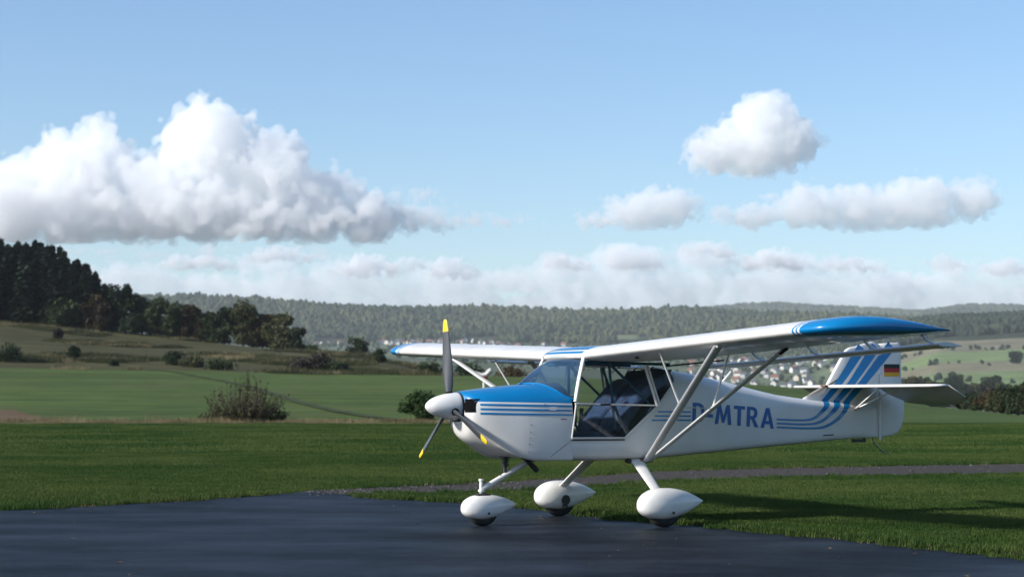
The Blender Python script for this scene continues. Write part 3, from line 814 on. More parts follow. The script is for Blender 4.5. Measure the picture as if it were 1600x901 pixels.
# --- cabin interior
for s in (1, -1):
    t = empty('seat'); t.parent = plane
    y = .215 * s
    def pad(name, prof_, w):
        pr_ = catmull(prof_, 5); rows = []
        for k, yy in enumerate(np.linspace(-w, w, 9)):
            q = 1 - .22 * abs(yy / w) ** 4
            c = pr_.mean(0); rows.append([(c[0] + (p[0] - c[0]) * q, y + yy, c[1] + (p[1] - c[1]) * q) for p in pr_])
        V, Fc = grid(rows, closed=True); n = len(pr_); Fc.append(tuple(range(n))); Fc.append(tuple(8 * n + i for i in range(n)))
        mk(name, V, Fc, M['seat'], t)
    pad('cushion', [(.46, .80), (.47, .85), (.38, .885), (.20, .87), (.06, .83), (.02, .75), (.20, .74), (.44, .76)], .18)
    pad('backrest', [(.16, .86), (.12, .95), (-.02, 1.10), (-.18, 1.27), (-.30, 1.38), (-.35, 1.37), (-.33, 1.30), (-.14, 1.08), (.05, .84)], .18)
# baggage cloth behind the seats, floor, bulkhead
V, Fc = grid([[(x, y * f_w(x) * .93, z) for y in np.linspace(-1, 1, 7)] for x, z in ((.05, .70), (-.16, .98), (-.38, 1.28), (-.50, 1.47))])
mk('baggage_cloth', V, Fc, M['seat'], plane)
g = G(); g.box((.2, 0, .628), (.9, .86, .02)); g.build('cabin_floor', M['lining'], plane)
V, Fc = grid([[(.60 - .02 * abs(y) , y, z) for y in np.linspace(-.44, .44, 9)] for z in (.93, 1.05, 1.22)])
V2 = [(x + .05, y, z) for x, y, z in V]
ip = G(); ip.add(V, Fc); ip.add(V2, Fc); ipo = ip.build('instrument_panel', M['panel'], plane)
for y, z, r in ((.25, 1.13, .04), (.14, 1.13, .04), (.02, 1.12, .04), (-.12, 1.12, .035), (-.25, 1.12, .04), (.2, 1.02, .028), (.08, 1.02, .028), (-.08, 1.02, .028)):
    g = G(); g.tube([(.592, y, z), (.575, y, z)], r, 16); g.build('gauge', M['strut'], ipo)
g = G(); g.tube([(.30, 0, .64), (.32, 0, .85), (.29, 0, 1.02)], .012, 8); g.tube([(.29, 0, 1.0), (.28, 0, 1.1)], .02, 8); g.build('control_stick', M['dark'], plane)
cage = [[(.61, .44, 1.14), (.22, .41, 1.50)], [(.20, .40, 1.52), (.17, .45, .90)], [(.20, .40, 1.53), (-.25, .40, 1.14)], [(.48, .38, 1.54), (-.5, .37, 1.52)], [(.45, .37, 1.52), (.22, .2, 1.54)], [(-.20, .42, 1.50), (-.50, .40, .75)], [(.17, .45, 1.12), (.05, .46, .83)]]
for c in cage[1:]:
    for s in (1, -1):
        g = G(); g.tube([(p[0], p[1] * s * .97, p[2]) for p in c], .014, 8); g.build('cabin_tube', M['teal'], plane)
g = G(); g.tube([(.20, -.40, 1.53), (.20, .40, 1.53)], .014, 8); g.build('cabin_tube', M['teal'], plane)
for s in (1, -1):
    g = G(); g.tube([(-.45, .15 * s, 1.50), (-.20, .17 * s, 1.30), (.02, .14 * s, 1.05), (.1, .1 * s, .92)], .02, 6, .15); g.build('seat_belt', M['lining'], plane)
g = G(); g.tube([(.49, .18, 1.53), (.47, .2, 1.46)], .008, 6); g.box((.455, .22, 1.43), (.025, .08, .055)); g.build('compass', M['dark'], plane)

# --- landing gear
def fairing(name, x0, x1, zc, zt, zb, y, hw, mat=None):
    """teardrop wheel fairing, blunt nose forward, open below"""
    L_ = x0 - x1; rows = []
    for t in np.r_[np.linspace(0, .12, 7) ** 1.0, np.linspace(.17, .97, 18), 1.0]:
        # half-thickness law of a streamlined body
        k = max(0.0, 1 - ((.36 - t) / .36) ** 2.2) ** .5 if t < .36 else 1 - ((t - .36) / .64) ** 1.95
        up, dn, wd = (zt - zc) * k, (zc - zb) * k, hw * k
        rise = (t - .40) * .045 if t > .40 else 0
        ring = []
        for a in np.linspace(0, 2 * math.pi, 28, endpoint=False):
            ca, sa = math.cos(a), math.sin(a)
            zz = zc + rise + (up * abs(sa) ** .9 if sa > 0 else -dn * abs(sa) ** .75)
            ring.append((x0 - L_ * t, y + wd * math.copysign(abs(ca) ** .85, ca), zz))
        rows.append(ring)
    V, Fc = grid(rows, closed=True)
    return mk(name, V, Fc, M['white'], plane)
def wheel(x, y, r, hw, z0):
    t = empty('wheel'); t.parent = plane
    prof_ = [(r * .45, hw * .8), (r * .75, hw), (r * .93, hw * .85), (r, hw * .45), (r, -hw * .45), (r * .93, -hw * .85), (r * .75, -hw), (r * .45, -hw * .8)]
    rows = [[(x + p[0] * math.sin(a), y + p[1], z0 + r + p[0] * math.cos(a) * -1) for p in prof_] for a in np.linspace(0, 2 * math.pi, 33)]
    V, Fc = grid(rows); mk('tyre', V, Fc, M['black'], t)
    g = G(); g.tube([(x, y - hw * .75, z0 + r), (x, y + hw * .75, z0 + r)], r * .46, 20); g.build('rim', M['steel'], t)
for s in (1, -1):
    fa = fairing('wheel_fairing', .262, -.462, .200, .360, .068, .985 * s, .135)
    wheel(-.02, .985 * s, .175, .062, -.002)
    g = G(); g.tube([(-.045, (.985 + .128) * s, .135), (-.045, (.985 + .138) * s, .135)], .013, 10); ax = g.build('axle_bolt', M['dark'], fa)
    # flat leaf leg with a bright leading edge
    a0, a1 = Vector((-.005, .43 * s, .60)), Vector((-.150, .43 * s, .60)); b0, b1 = Vector((.035, .93 * s, .285)), Vector((-.065, .93 * s, .285))
    rows = []
    for t in np.linspace(0, 1, 8):
        p, q = a0.lerp(b0, t), a1.lerp(b1, t); c = (p + q) / 2; h = (p - q) / 2; n = Vector((0, .35 * s, .9)).normalized()
        rows.append([c + h * math.cos(w) + n * .016 * math.sin(w) for w in np.linspace(0, 2 * math.pi, 14, endpoint=False)])
    V, Fc = grid(rows, closed=True); mk('gear_leg', V, Fc, M['white'], plane)
    for xx in (.02, -.175):
        g = G(); g.tube([(xx, .40 * s, .600), (xx, .455 * s, .592)], .022, 10); g.build('gear_clamp', M['dark'], plane)
    if s == -1:
        g = G(); g.box((-.02, -.865, .15), (.05, .03, .12)); g.tube([(-.02, -.88, .17), (-.02, -.84, .17)], .05, 14); g.build('brake_caliper', M['dark'], plane)
nf = fairing('wheel_fairing', 1.593, 1.006, .170, .298, .062, 0, .115)
wheel(1.37, 0, .155, .055, .004)
g = G(); g.tube([(1.36, .108, .125), (1.36, .117, .125)], .011, 10); g.build('axle_bolt', M['dark'], nf)
g = G(); g.tube([(.845, 0, .612), (1.372, 0, .352)], [.028, .024], 12); g.build('nose_gear_leg', M['white'], plane)
g = G(); g.tube([(1.382, 0, .27), (1.382, 0, .425)], .018, 12); g.tube([(1.382, 0, .425), (1.382, 0, .445)], .025, 12); g.tube([(1.382, 0, .325), (1.382, 0, .345)], .030, 12); g.build('nose_fork', M['white'], plane)
g = G(); g.tube([(1.125, 0, .655), (1.125, 0, .635)], .055, 12)
for k in range(5): g.tube([(1.125, 0, .630 - .016 * k), (1.125, 0, .620 - .016 * k)], .036, 12)
g.tube([(1.125, 0, .64), (1.13, 0, .50)], .018, 8); g.tube([(1.16, .03, .60), (1.19, .03, .47)], .005, 6); g.build('shock_absorber', M['dark'], plane)
g = G(); g.tube([(1.02, .12, .665), (.97, .12, .632), (.845, .12, .510)], .026, 12); g.build('exhaust_pipe', M['dark'], plane)
g = G(); g.tube([(.85, .02, .615), (.74, .02, .628)], .02, 8); g.build('leg_mount', M['dark'], plane)
g = G(); g.tube([(-.30, .05, .610), (-.31, .05, .545)], .007, 6); g.build('drain_tube', M['dark'], plane)
g = G(); g.box((-3.09, 0, .735), (.15, .05, .034)); g.tube([(-3.15, 0, .735), (-3.17, 0, .765)], .012, 6); g.build('tail_skid', M['dark'], plane)
g = G(); g.tube([(-3.27, 0, .765), (-3.30, 0, .70), (-3.42, 0, .60), (-3.49, 0, .595)], .009, 6, .6); g.build('tail_spring', M['steel'], plane)

# ------------------------------------------------------------------ plants
def quads_mesh(name, C, A, B, mat, extra=None):
    """one quad per row: centre C, half-axes A and B; extra = (verts, faces) of woody parts"""
    n = len(C); V = np.stack([C - A - B, C + A - B, C + A * .6 + B, C - A * .6 + B], 1).reshape(-1, 3)
    me = arr_mesh(name, V, np.arange(4 * n), np.full(n, 4), False)
    me.materials.append(mat); return me
def rand_dirs(rng, n):
    d = rng.normal(size=(n, 3)); return d / np.linalg.norm(d, axis=1)[:, None]
def conifer_mesh(h, seed):
    rng = np.random.default_rng(seed); C = []; A = []; B = []
    z = .10 * h
    while z < h * .985:
        k = 1 - z / h; rad = (.205 * h) * k ** .78 * rng.uniform(.8, 1.15) + .15
        for b in range(int(6 + 4 * k)):
            a = rng.uniform(0, 2 * math.pi); L_ = rad * rng.uniform(.7, 1.1); n = max(2, int(L_ / .42))
            for j in range(n):
                t = (j + .7) / n; rr = L_ * t
                p = np.array([math.cos(a) * rr, math.sin(a) * rr, z - .28 * rr + .10 * rr * t])
                s = .22 + .26 * (1 - .5 * t)
                out = np.array([math.cos(a), math.sin(a), -.2 + rng.normal(0, .25)]); tan = np.array([-math.sin(a), math.cos(a), rng.normal(0, .5)])
                C.append(p + rng.normal(0, .09, 3)); A.append(tan * s * rng.uniform(.7, 1.2)); B.append(out * s * 1.2)
        z += rng.uniform(.30, .48)
    for j in range(10):
        zz = h * (.95 + .006 * j); C.append(np.array([0, 0, zz])); A.append(rand_dirs(rng, 1)[0] * .12); B.append(np.array([0, 0, .22]))
    return np.array(C), np.array(A), np.array(B)
def trunk_geo(h, r, limbs, rng, bend=.03):
    g = G(); g.tube([(0, 0, -.4), (rng.normal(0, bend) * h, rng.normal(0, bend) * h, h * .35), (rng.normal(0, bend) * h, rng.normal(0, bend) * h, h * .85)], [r * 1.2, r * .8, r * .2], 7, cap=False)
    for (p, q, rr) in limbs: g.tube([p, (Vector(p) + Vector(q)) / 2 + Vector((0, 0, .06 * h)), q], [rr, rr * .65, rr * .2], 5, cap=False)
    return g
def broadleaf_geo(h, w, seed, n=2600, leaf=.30, low=.12):
    rng = np.random.default_rng(seed); lumps = []
    for k in range(22):
        a = rng.uniform(0, 2 * math.pi); rr = w * .5 * math.sqrt(rng.uniform(0, 1)) * .72; z = h * rng.uniform(low + .14, .84)
        env = math.sqrt(max(.05, 1 - ((z / h - .48) / .55) ** 2)); rr *= env
        lumps.append((rr * math.cos(a), rr * math.sin(a), z, w * rng.uniform(.13, .24)))
    lumps.append((0, 0, h * .82, w * .2)); C = []
    per = n // len(lumps)
    for (x, y, z, r) in lumps:
        d = rand_dirs(rng, per); rad = r * rng.uniform(.25, 1.0, per) ** .45 * rng.uniform(.85, 1.15, per)
        C.append(np.array([x, y, z]) + d * rad[:, None] * np.array([1, 1, .85]))
    C = np.concatenate(C); C = C[C[:, 2] > h * .04]; m = len(C); s = leaf * rng.uniform(.6, 1.25, m)[:, None]
    A = rand_dirs(rng, m); Bv = np.cross(A, rand_dirs(rng, m)); Bv /= np.linalg.norm(Bv, axis=1)[:, None] + 1e-9
    limbs = [((0, 0, h * rng.uniform(.15, .35)), (l[0] * .85, l[1] * .85, l[2]), h * .014) for l in lumps[:9]]
    return C, A * s, Bv * s * .8, trunk_geo(h, h * .022, limbs, rng)
def twig_bush_geo(h, w, seed, stems=120, leaves=9, leaf=.05):
    """many slim upright shoots fanning out from the root"""
    rng = np.random.default_rng(seed); g = G(); C = []; A = []; B = []
    for k in range(stems):
        a = rng.uniform(0, 2 * math.pi); sp = rng.uniform(0, 1) ** .7; L_ = h * rng.uniform(.40, 1.15) * (1 - .25 * sp)
        b = Vector((math.cos(a) * w * .10 * sp, math.sin(a) * w * .10 * sp, -.05)); e = Vector((math.cos(a) * w * .5 * sp, math.sin(a) * w * .5 * sp, L_ * (1 - .35 * sp)))
        m_ = b.lerp(e, .5) + Vector((math.cos(a) * .06 * w, math.sin(a) * .06 * w, -.03)) + Vector(rng.normal(0, .04, 3))
        g.tube([b, m_, e], [.022, .016, .006], 3, cap=False)
        for j in range(leaves):
            t = rng.uniform(.15, 1); p = b.lerp(m_, t * 2) if t < .5 else m_.lerp(e, t * 2 - 1)
            C.append(np.array(p) + rng.normal(0, .05, 3)); d = rand_dirs(rng, 2); A.append(d[0] * leaf * rng.uniform(.6, 1.4)); B.append(d[1] * leaf * rng.uniform(.6, 1.4))
    return np.array(C), np.array(A), np.array(B), g
def plant(name, label, cat, group, loc, crown_me, trunk_me, sc_=(1, 1, 1), rz=0.0, trunk_name='trunk', crown_name='crown'):
    t = empty(name, loc, rz); t.scale = sc_; tag(t, label, cat, group)
    c = link(crown_name, crown_me, None, t); k = link(trunk_name, trunk_me, None, t); return t
def geo_me(g, name, mat):
    me = bpy.data.meshes.new(name); me.from_pydata(g.v, [], g.f); me.materials.append(mat)
    me.polygons.foreach_set('use_smooth', np.full(len(me.polygons), True)); return me

# conifers of the hillside wood
rnd = random.Random(11)
con = []
for k in range(5):
    C, A, B = conifer_mesh(17 + k * .5, 40 + k); rng = np.random.default_rng(k)
    con.append((quads_mesh('conifer_crown', C, A, B, M['conifer']), geo_me(trunk_geo(17, .22, [], rng, .003), 'conifer_trunk', M['bark'])))
for row, (r, step) in enumerate(((430, 14), (436, 14), (443, 15), (451, 15), (460, 16), (470, 16), (482, 17))):
    u = -130 + rnd.uniform(0, 20)
    while u < 168:
        hh = float(np.interp(u, [-130, 0, 40, 75, 100, 125, 148, 168], [18, 18, 18.3, 18.2, 17.2, 15.4, 13.2, 10.0])) * rnd.uniform(.88, 1.06) * (.84, .9, .95, 1, 1, 1, .96)[row]
        p = at(u, r + rnd.uniform(-3, 3)); s = hh / 17.5; k = rnd.randrange(5)
        plant('conifer', 'dark green conifer in the dense wood on the hillside', 'tree', 'conifers of the hillside wood', p, con[k][0], con[k][1], (s * rnd.uniform(1.0, 1.25), s * rnd.uniform(1.0, 1.25), s), rnd.uniform(0, 6.28))
        u += step * rnd.uniform(.8, 1.25)

# broadleaved trees along the wood's edge, each its own crown
B_ = [(96, 427, 6.5, 8.5, 'leaf_dark', 'low rounded dark tree in front of the conifer wood'),
      (150, 426, 8.2, 7.5, 'leaf_rust', 'rust-brown broadleaved tree at the foot of the conifers'),
      (176, 432, 11.0, 9.0, 'leaf_dark', 'dark broadleaved tree just past the last conifer'),
      (197, 430, 11.8, 7.5, 'leaf_dark', 'tallest thin-topped broadleaved tree beside the conifer wood'),
      (222, 434, 8.6, 8.5, 'leaf_dark', 'dark round-crowned tree in the middle of the wood-edge row'),
      (248, 430, 8.6, 8.0, 'leaf_dark', 'dark tree standing left of the reddish tree in the row'),
      (205, 424, 4.2, 6.0, 'leaf_dark', 'small dark shrub-like tree at the front of the wood edge'),
      (274, 428, 8.0, 8.0, 'leaf_dark', 'dark green tree touching the reddish tree'),
      (300, 428, 8.0, 7.5, 'leaf_rust', 'reddish autumn tree in the wood-edge row'),
      (326, 428, 7.0, 7.0, 'leaf_dark', 'low dark tree between the reddish tree and the big olive tree'),
      (350, 426, 8.4, 7.0, 'leaf_dark', 'dark green tree leaning against the big olive tree'),
      (380, 424, 10.2, 11.0, 'leaf_olive', 'big olive-green tree with a broad rounded crown on the hill'),
      (411, 424, 7.6, 7.0, 'leaf_rust', 'brownish tree right beside the big olive tree'),
      (440, 420, 7.8, 9.5, 'leaf_olive', 'wide dark tree at the end of the wood-edge row'),
      (463, 418, 5.2, 5.5, 'leaf_dark', 'last small tree at the end of the wood-edge row'),
      (490, 416, 1.7, 3.6, 'leaf_green', 'low green shrub past the end of the wood-edge row'),
      (556, 415, 4.1, 5.4, 'leaf_dark', 'lone round dark tree on the hill crest before the village'),
      (592, 312, 2.3, 2.5, 'leaf_dark', 'small dark shrub on the meadow slope below the wing tip'),
      (90, 360, 2.6, 2.2, 'leaf_purple', 'small dark conical bush alone high on the meadow'),
      (115, 292, 2.1, 2.3, 'leaf_dark', 'small round bush on the lower meadow'),
      (12, 278, 2.4, 5.5, 'leaf_dark', 'broad dark bush at the lower meadow edge'),
      (178, 276, .8, 1.6, 'leaf_dark', 'tiny low bush at the field edge'),
      (272, 285, 1.9, 4.2, 'leaf_dark', 'dark hedge bush above the farm track'),
      (300, 280, 1.3, 4.5, 'leaf_olive', 'low olive hedge bush above the farm track'),
      (345, 274, 1.1, 5.0, 'leaf_dark', 'flat dark bush along the field edge'),
      (470, 276, 1.7, 4.6, 'leaf_purple', 'brownish bramble mound at the field edge'),
      (500, 276, 2.6, 4.6, 'leaf_purple', 'tallest hump of the dark bramble thicket at the field edge'),
      (528, 275, 1.4, 3.8, 'leaf_dark', 'low greenish end of the bramble thicket'),
      (668, 276, 1.6, 4.0, 'leaf_dark', 'dark bush on the field crest behind the propeller'),
      (730, 278, 1.7, 5.5, 'leaf_dark', 'wide dark bush on the field crest behind the far wing strut'),
      (800, 279, 1.3, 6.0, 'leaf_rust', 'reddish low bush on the field crest behind the engine cowling')]
for k, (u, r, h, w, mt, lab) in enumerate(B_):
    big = h > 5
    C, A, B, g = broadleaf_geo(h, w, 100 + k, 4200 if big else 1300, .27 if big else max(.13, h * .055), -.10 if big else .0)
    if 'thin-topped' in lab: C[:, :2] *= np.interp(C[:, 2] / h, [0, .55, 1], [1.1, 1.0, .5])[:, None]
    cm = quads_mesh('crown', C, A, B, M[mt]); tm = geo_me(g, 'trunk', M['bark'])
    plant('broadleaf_tree' if h > 3.5 else 'bush', lab, 'tree' if h > 3.5 else 'bush', 'trees along the wood edge' if big else None, at(u, r), cm, tm, trunk_name='trunk' if h > 3.5 else 'stems', crown_name='crown' if h > 3.5 else 'foliage')

# bushes at the runway edge
for (u, r, h, w, n, mt, lab, lf) in ((385, 90.0, 2.3, 4.0, 250, 'leaf_twig', 'big twiggy brown-green bush spreading at the runway edge', .04), (430, 90.2, .9, 1.6, 50, 'leaf_twig', 'low twiggy side shoot beside the big brown bush', .045), (332, 90.2, .8, 1.5, 40, 'leaf_twig', 'thin low shrub left of the big twiggy bush', .045)):
    C, A, B, g = twig_bush_geo(h, w, int(u), n, 10, lf)
    plant('bush', lab, 'bush', None, at(u, r), quads_mesh('foliage', C, A, B, M[mt]), geo_me(g, 'stems', M['bark']), crown_name='foliage', trunk_name='stems')
C, A, B, g = broadleaf_geo(1.40, 2.0, 77, 2600, .062, .0)
plant('bush', 'leafy green bush at the runway edge behind the spinner', 'bush', None, at(655, 91.0), quads_mesh('foliage', C, A, B, M['leaf_green']), geo_me(g, 'stems', M['bark']), crown_name='foliage', trunk_name='stems')

# hedge on the right below the tail, and valley trees behind it
hb = []
for k in range(6):
    C, A, B, g = broadleaf_geo(3.2, 4.2, 300 + k, 2000, .13, .0); hb.append([(quads_mesh('foliage', C, A, B, M[m_]), geo_me(g, 'stems', M['bark'])) for m_ in ('leaf_olive', 'leaf_rust', 'leaf_dark')])
u = 1412
while u < 1760:
    r = float(np.interp(u, [1410, 1463, 1600, 1650, 1760], [275, 262, 178, 165, 150])) * rnd.uniform(1.0, 1.1); s = rnd.uniform(.5, .85) * (1.2 if u > 1560 else 1) * (.8 if u < 1450 else 1); c = rnd.choices((0, 1, 2), (6, 1, 4))[0]; k = rnd.randrange(6)
    lab = ('olive-green hedge bush below the airplane tail', 'brownish autumn hedge bush below the airplane tail', 'dark green hedge bush below the airplane tail')[c]
    plant('hedge_bush', lab, 'bush', 'hedge bushes along the field crest', at(u, r), hb[k][c][0], hb[k][c][1], (s * 1.1, s * 1.1, s), rnd.uniform(0, 6.28), crown_name='foliage', trunk_name='stems')
    u += rnd.uniform(9, 15)
vt = []
for k in range(5):
    C, A, B, g = broadleaf_geo(13, 11, 400 + k, 2200, .55, .04); vt.append((quads_mesh('crown', C, A, B, M['leaf_dark']), quads_mesh('crown', C, A, B, M['leaf_olive']), geo_me(g, 'trunk', M['bark'])))
spots = [(1398, 1120, 15), (1412, 1150, 16), (1426, 1130, 17), (1440, 1160, 16), (1452, 1140, 14), (1464, 1180, 12), (1478, 1120, 13), (1492, 1150, 12), (1506, 1110, 11), (1520, 1160, 12), (1534, 1130, 12), (1548, 1170, 13), (1560, 1150, 12), (1574, 1110, 10), (1588, 1140, 10), (1604, 1150, 10),
         (1486, 1420, 14), (1500, 1440, 14), (1542, 1430, 12), (1556, 1420, 13), (1583, 2050, 14), (1590, 2050, 14), (1488, 1700, 10)]
for (u, r, h) in spots:
    k = rnd.randrange(5); s = h / 13; c = 0 if rnd.random() < .7 else 1
    plant('valley_tree', ('dark' if c == 0 else 'olive') + ' broadleaved tree in the valley beyond the hedge', 'tree', 'valley trees beyond the hedge', at(u, r), vt[k][c], vt[k][2], (s, s, s), rnd.uniform(0, 6.28))

# ------------------------------------------------------------------ village houses
def house_meshes(w, d, h, rh, wallm, roofm):
    g = G(); V = [(-w/2, -d/2, -2), (w/2, -d/2, -2), (w/2, d/2, -2), (-w/2, d/2, -2), (-w/2, -d/2, h), (w/2, -d/2, h), (w/2, d/2, h), (-w/2, d/2, h), (-w/2, 0, h + rh), (w/2, 0, h + rh)]
    g.add(V, [(0, 1, 5, 4), (2, 3, 7, 6), (1, 2, 6, 9, 5), (3, 0, 4, 8, 7)]); wall = geo_me(g, 'wall', wallm); wall.polygons.foreach_set('use_smooth', [False] * 4)
    g = G(); o = .5; k = rh / (d / 2)
    for s in (1, -1):
        g.add([(-w/2 - o, 0, h + rh + .3), (w/2 + o, 0, h + rh + .3), (w/2 + o, s * (d/2 + o), h - o * k + .3), (-w/2 - o, s * (d/2 + o), h - o * k + .3), (-w/2 - o, 0, h + rh + .02), (w/2 + o, 0, h + rh + .02), (w/2 + o, s * (d/2 + o), h - o * k + .02), (-w/2 - o, s * (d/2 + o), h - o * k + .02)], [(0, 1, 2, 3), (4, 7, 6, 5), (2, 6, 7, 3), (0, 3, 7, 4), (1, 5, 6, 2)])
    roof = geo_me(g, 'roof', roofm); roof.polygons.foreach_set('use_smooth', [False] * len(roof.polygons))
    g = G()
    for x in (-w * .3, 0, w * .3):
        for z in (1.3, 4.0):
            if z < h - .8: g.box((x, -d/2 - .03, z), (1.2, .08, 1.3))
    win = geo_me(g, 'windows', wallm); win.materials.clear(); win.materials.append(M['void'])
    return wall, roof, win
WALLS = [pmat('white_render', (.60, .59, .56), .8), pmat('cream_render', (.50, .45, .36), .8), pmat('grey_render', (.42, .41, .40), .8)]
ROOFS = [pmat('red_tiles', (.20, .09, .06), .8, var=.2, vscale=.6), pmat('slate', (.075, .08, .095), .7, var=.2, vscale=.6), pmat('brown_tiles', (.13, .085, .065), .8, var=.2, vscale=.6)]
WN, RN = ('white', 'cream', 'grey'), ('red', 'slate grey', 'brown')
HM = {}
def house(u, r, village):
    a = rnd.choices((0, 1, 2), (7, 2, 1))[0]; b = rnd.choices((0, 1, 2), (3, 6, 4))[0]; z = rnd.randrange(3)
    if (a, b, z) not in HM: HM[(a, b, z)] = house_meshes(*((8.5, 7.5, 4.8, 3.0), (10.5, 8, 5.2, 3.3), (7.2, 7, 4.2, 2.8))[z], WALLS[a], ROOFS[b])
    w, ro, wi = HM[(a, b, z)]
    t = empty('house', at(u, r), rnd.uniform(-1.4, 1.4)); tag(t, '%s house with a %s roof in %s' % (WN[a], RN[b], village), 'house', 'houses in ' + village)
    link('wall', w, None, t); link('roof', ro, None, t); link('windows', wi, None, t)
used = []
def spread(n, u0, u1, r0, r1, village, gap):
    c = 0; tries = 0
    while c < n and tries < n * 40:
        tries += 1; u = rnd.uniform(u0, u1); r = rnd.uniform(r0, r1); x = (u - 800) * r / F_PX
        if all((x - a) ** 2 + (r - b) ** 2 > gap * gap for a, b in used): used.append((x, r)); house(u, r, village); c += 1
spread(78, 1078, 1312, 2540, 3080, 'the village seen under the wing', 15)
spread(9, 1320, 1385, 2540, 2800, 'the village seen under the wing', 15)
spread(34, 588, 700, 3700, 3900, 'the village behind the propeller', 15)
spread(26, 700, 890, 3690, 3900, 'the village behind the propeller', 16)
spread(8, 486, 560, 3880, 3930, 'the hamlet left of the lone round tree', 18)
for u, r in ((1462, 1330), (1470, 1340), (1493, 1300)): house(u, r, 'the farmstead beyond the tail')

# ------------------------------------------------------------------ scattered growth: one object each, instanced by geometry nodes
def scatter(name, pts, scale, rotz, variants, label):
    me = bpy.data.meshes.new(name); n = len(pts)
    me.vertices.add(n); me.vertices.foreach_set('co', np.asarray(pts, np.float32).ravel())
    a = me.attributes.new('size', 'FLOAT_VECTOR', 'POINT'); a.data.foreach_set('vector', np.asarray(scale, np.float32).ravel())
    a = me.attributes.new('turn', 'FLOAT_VECTOR', 'POINT'); a.data.foreach_set('vector', np.stack([np.zeros(n), np.zeros(n), rotz], 1).astype(np.float32).ravel())
    col = bpy.data.collections.new(name + '_kinds')
    for v in variants: col.objects.link(bpy.data.objects.new(name + '_kind', v))
    ng = bpy.data.node_groups.new(name, 'GeometryNodeTree')
    ng.interface.new_socket('Geometry', in_out='INPUT', socket_type='NodeSocketGeometry'); ng.interface.new_socket('Geometry', in_out='OUTPUT', socket_type='NodeSocketGeometry')
    N = ng.nodes; L = ng.links.new
    gi = N.new('NodeGroupInput'); go = N.new('NodeGroupOutput'); ip_ = N.new('GeometryNodeInstanceOnPoints'); ci = N.new('GeometryNodeCollectionInfo')
    ci.inputs['Collection'].default_value = col; ci.inputs['Separate Children'].default_value = True; ci.inputs['Reset Children'].default_value = True
    def attr(nm):
        q = N.new('GeometryNodeInputNamedAttribute'); q.data_type = 'FLOAT_VECTOR'; q.inputs['Name'].default_value = nm; return q.outputs['Attribute']
    L(gi.outputs[0], ip_.inputs['Points']); L(ci.outputs[0], ip_.inputs['Instance']); ip_.inputs['Pick Instance'].default_value = True
    L(attr('size'), ip_.inputs['Scale']); L(attr('turn'), ip_.inputs['Rotation']); L(ip_.outputs[0], go.inputs[0])
    o = link(name, me); md = o.modifiers.new('scatter', 'NODES'); md.node_group = ng
    return tag(o, label, kind='stuff')
rg = np.random.default_rng(5)
def crown_variant(seed, mat, lumps=5):
    rr = np.random.default_rng(seed); bm = bmesh.new()
    for k in range(lumps):
        a = rr.uniform(0, 6.28); d = .45 if k else 0
        mtx = Matrix.Translation((math.cos(a) * d, math.sin(a) * d, .75 + rr.uniform(-.35, .55) * (k > 0))) @ Matrix.Diagonal((*([rr.uniform(.42, .7)] * 2), rr.uniform(.45, .75), 1))
        r_ = bmesh.ops.create_icosphere(bm, subdivisions=2, radius=1.0, matrix=mtx)
        for v in r_['verts']: v.co += Vector(rr.normal(0, .06, 3))
    me = bpy.data.meshes.new('crown'); bm.to_mesh(me); bm.free(); me.materials.append(mat); return me
def polar_pts(n, u0, u1, r0, r1):
    u = rg.uniform(u0, u1, n); r = np.sqrt(rg.uniform(r0 * r0, r1 * r1, n)); az = np.arctan((u - 800) / F_PX); x, y = r * np.sin(az), r * np.cos(az)
    return x, y, u, r
FV = [crown_variant(s, M['far_leaf']) for s in range(5)]; FD = [crown_variant(20 + s, M['far_dark']) for s in range(4)]
x, y, u, r = polar_pts(60000, -350, 2050, 3930, 5250)
keep = ~((r > 4020) & (r < 4220) & (u > 840) & (u < 1000)) & ~((r < 4150) & (np.sin(u / 37) > .75)); x, y = x[keep], y[keep]
s = 3.6 + rg.gamma(3.0, 1.0, len(x)); s = np.minimum(s, 10); pts = np.stack([x, y, ground_h(x, y) - 1], 1)
scatter('hill_woodland', pts, np.stack([s, s, s * rg.uniform(.9, 1.4, len(s))], 1), rg.uniform(0, 6.28, len(s)), FV, 'mixed autumn woodland covering the hills across the valley')
x, y, u, r = polar_pts(15000, 1300, 2050, 2770, 3600); keep = rg.uniform(0, 1, len(x)) < np.clip((u - 1300) / 90, 0, 1); x, y = x[keep], y[keep]
s = rg.uniform(4.0, 7.0, len(x)); scatter('dark_woodland', np.stack([x, y, ground_h(x, y) - 1], 1), np.stack([s * .8, s * .8, s * 1.3], 1), rg.uniform(0, 6.28, len(s)), FD, 'dark conifer woodland on the near hill behind the wing tip')
x, y, u, r = polar_pts(13000, 850, 2050, 8000, 9100); s = rg.uniform(9, 15, len(x)); scatter('ridge_woodland', np.stack([x, y, ground_h(x, y) - 3], 1), np.stack([s, s, s], 1), rg.uniform(0, 6.28, len(s)), FV, 'far blue wooded ridge on the horizon')
x, y, u, r = polar_pts(2600, 470, 1340, 2450, 3950); keep = (rg.uniform(0, 1, len(x)) < np.where(u > 1040, np.where(r < 3150, .5, .9), np.where(r > 3450, .55, .25))); x, y = x[keep], y[keep]
keep = np.array([all((a - p) ** 2 + (b - q) ** 2 > 64 for p, q in used) for a, b in zip(x, y)]); x, y = x[keep], y[keep]
s = rg.uniform(2.2, 5.0, len(x)); scatter('village_trees', np.stack([x, y, ground_h(x, y) - .5], 1), np.stack([s, s, s], 1), rg.uniform(0, 6.28, len(s)), FV + FD, 'garden and hedgerow trees among the far houses')
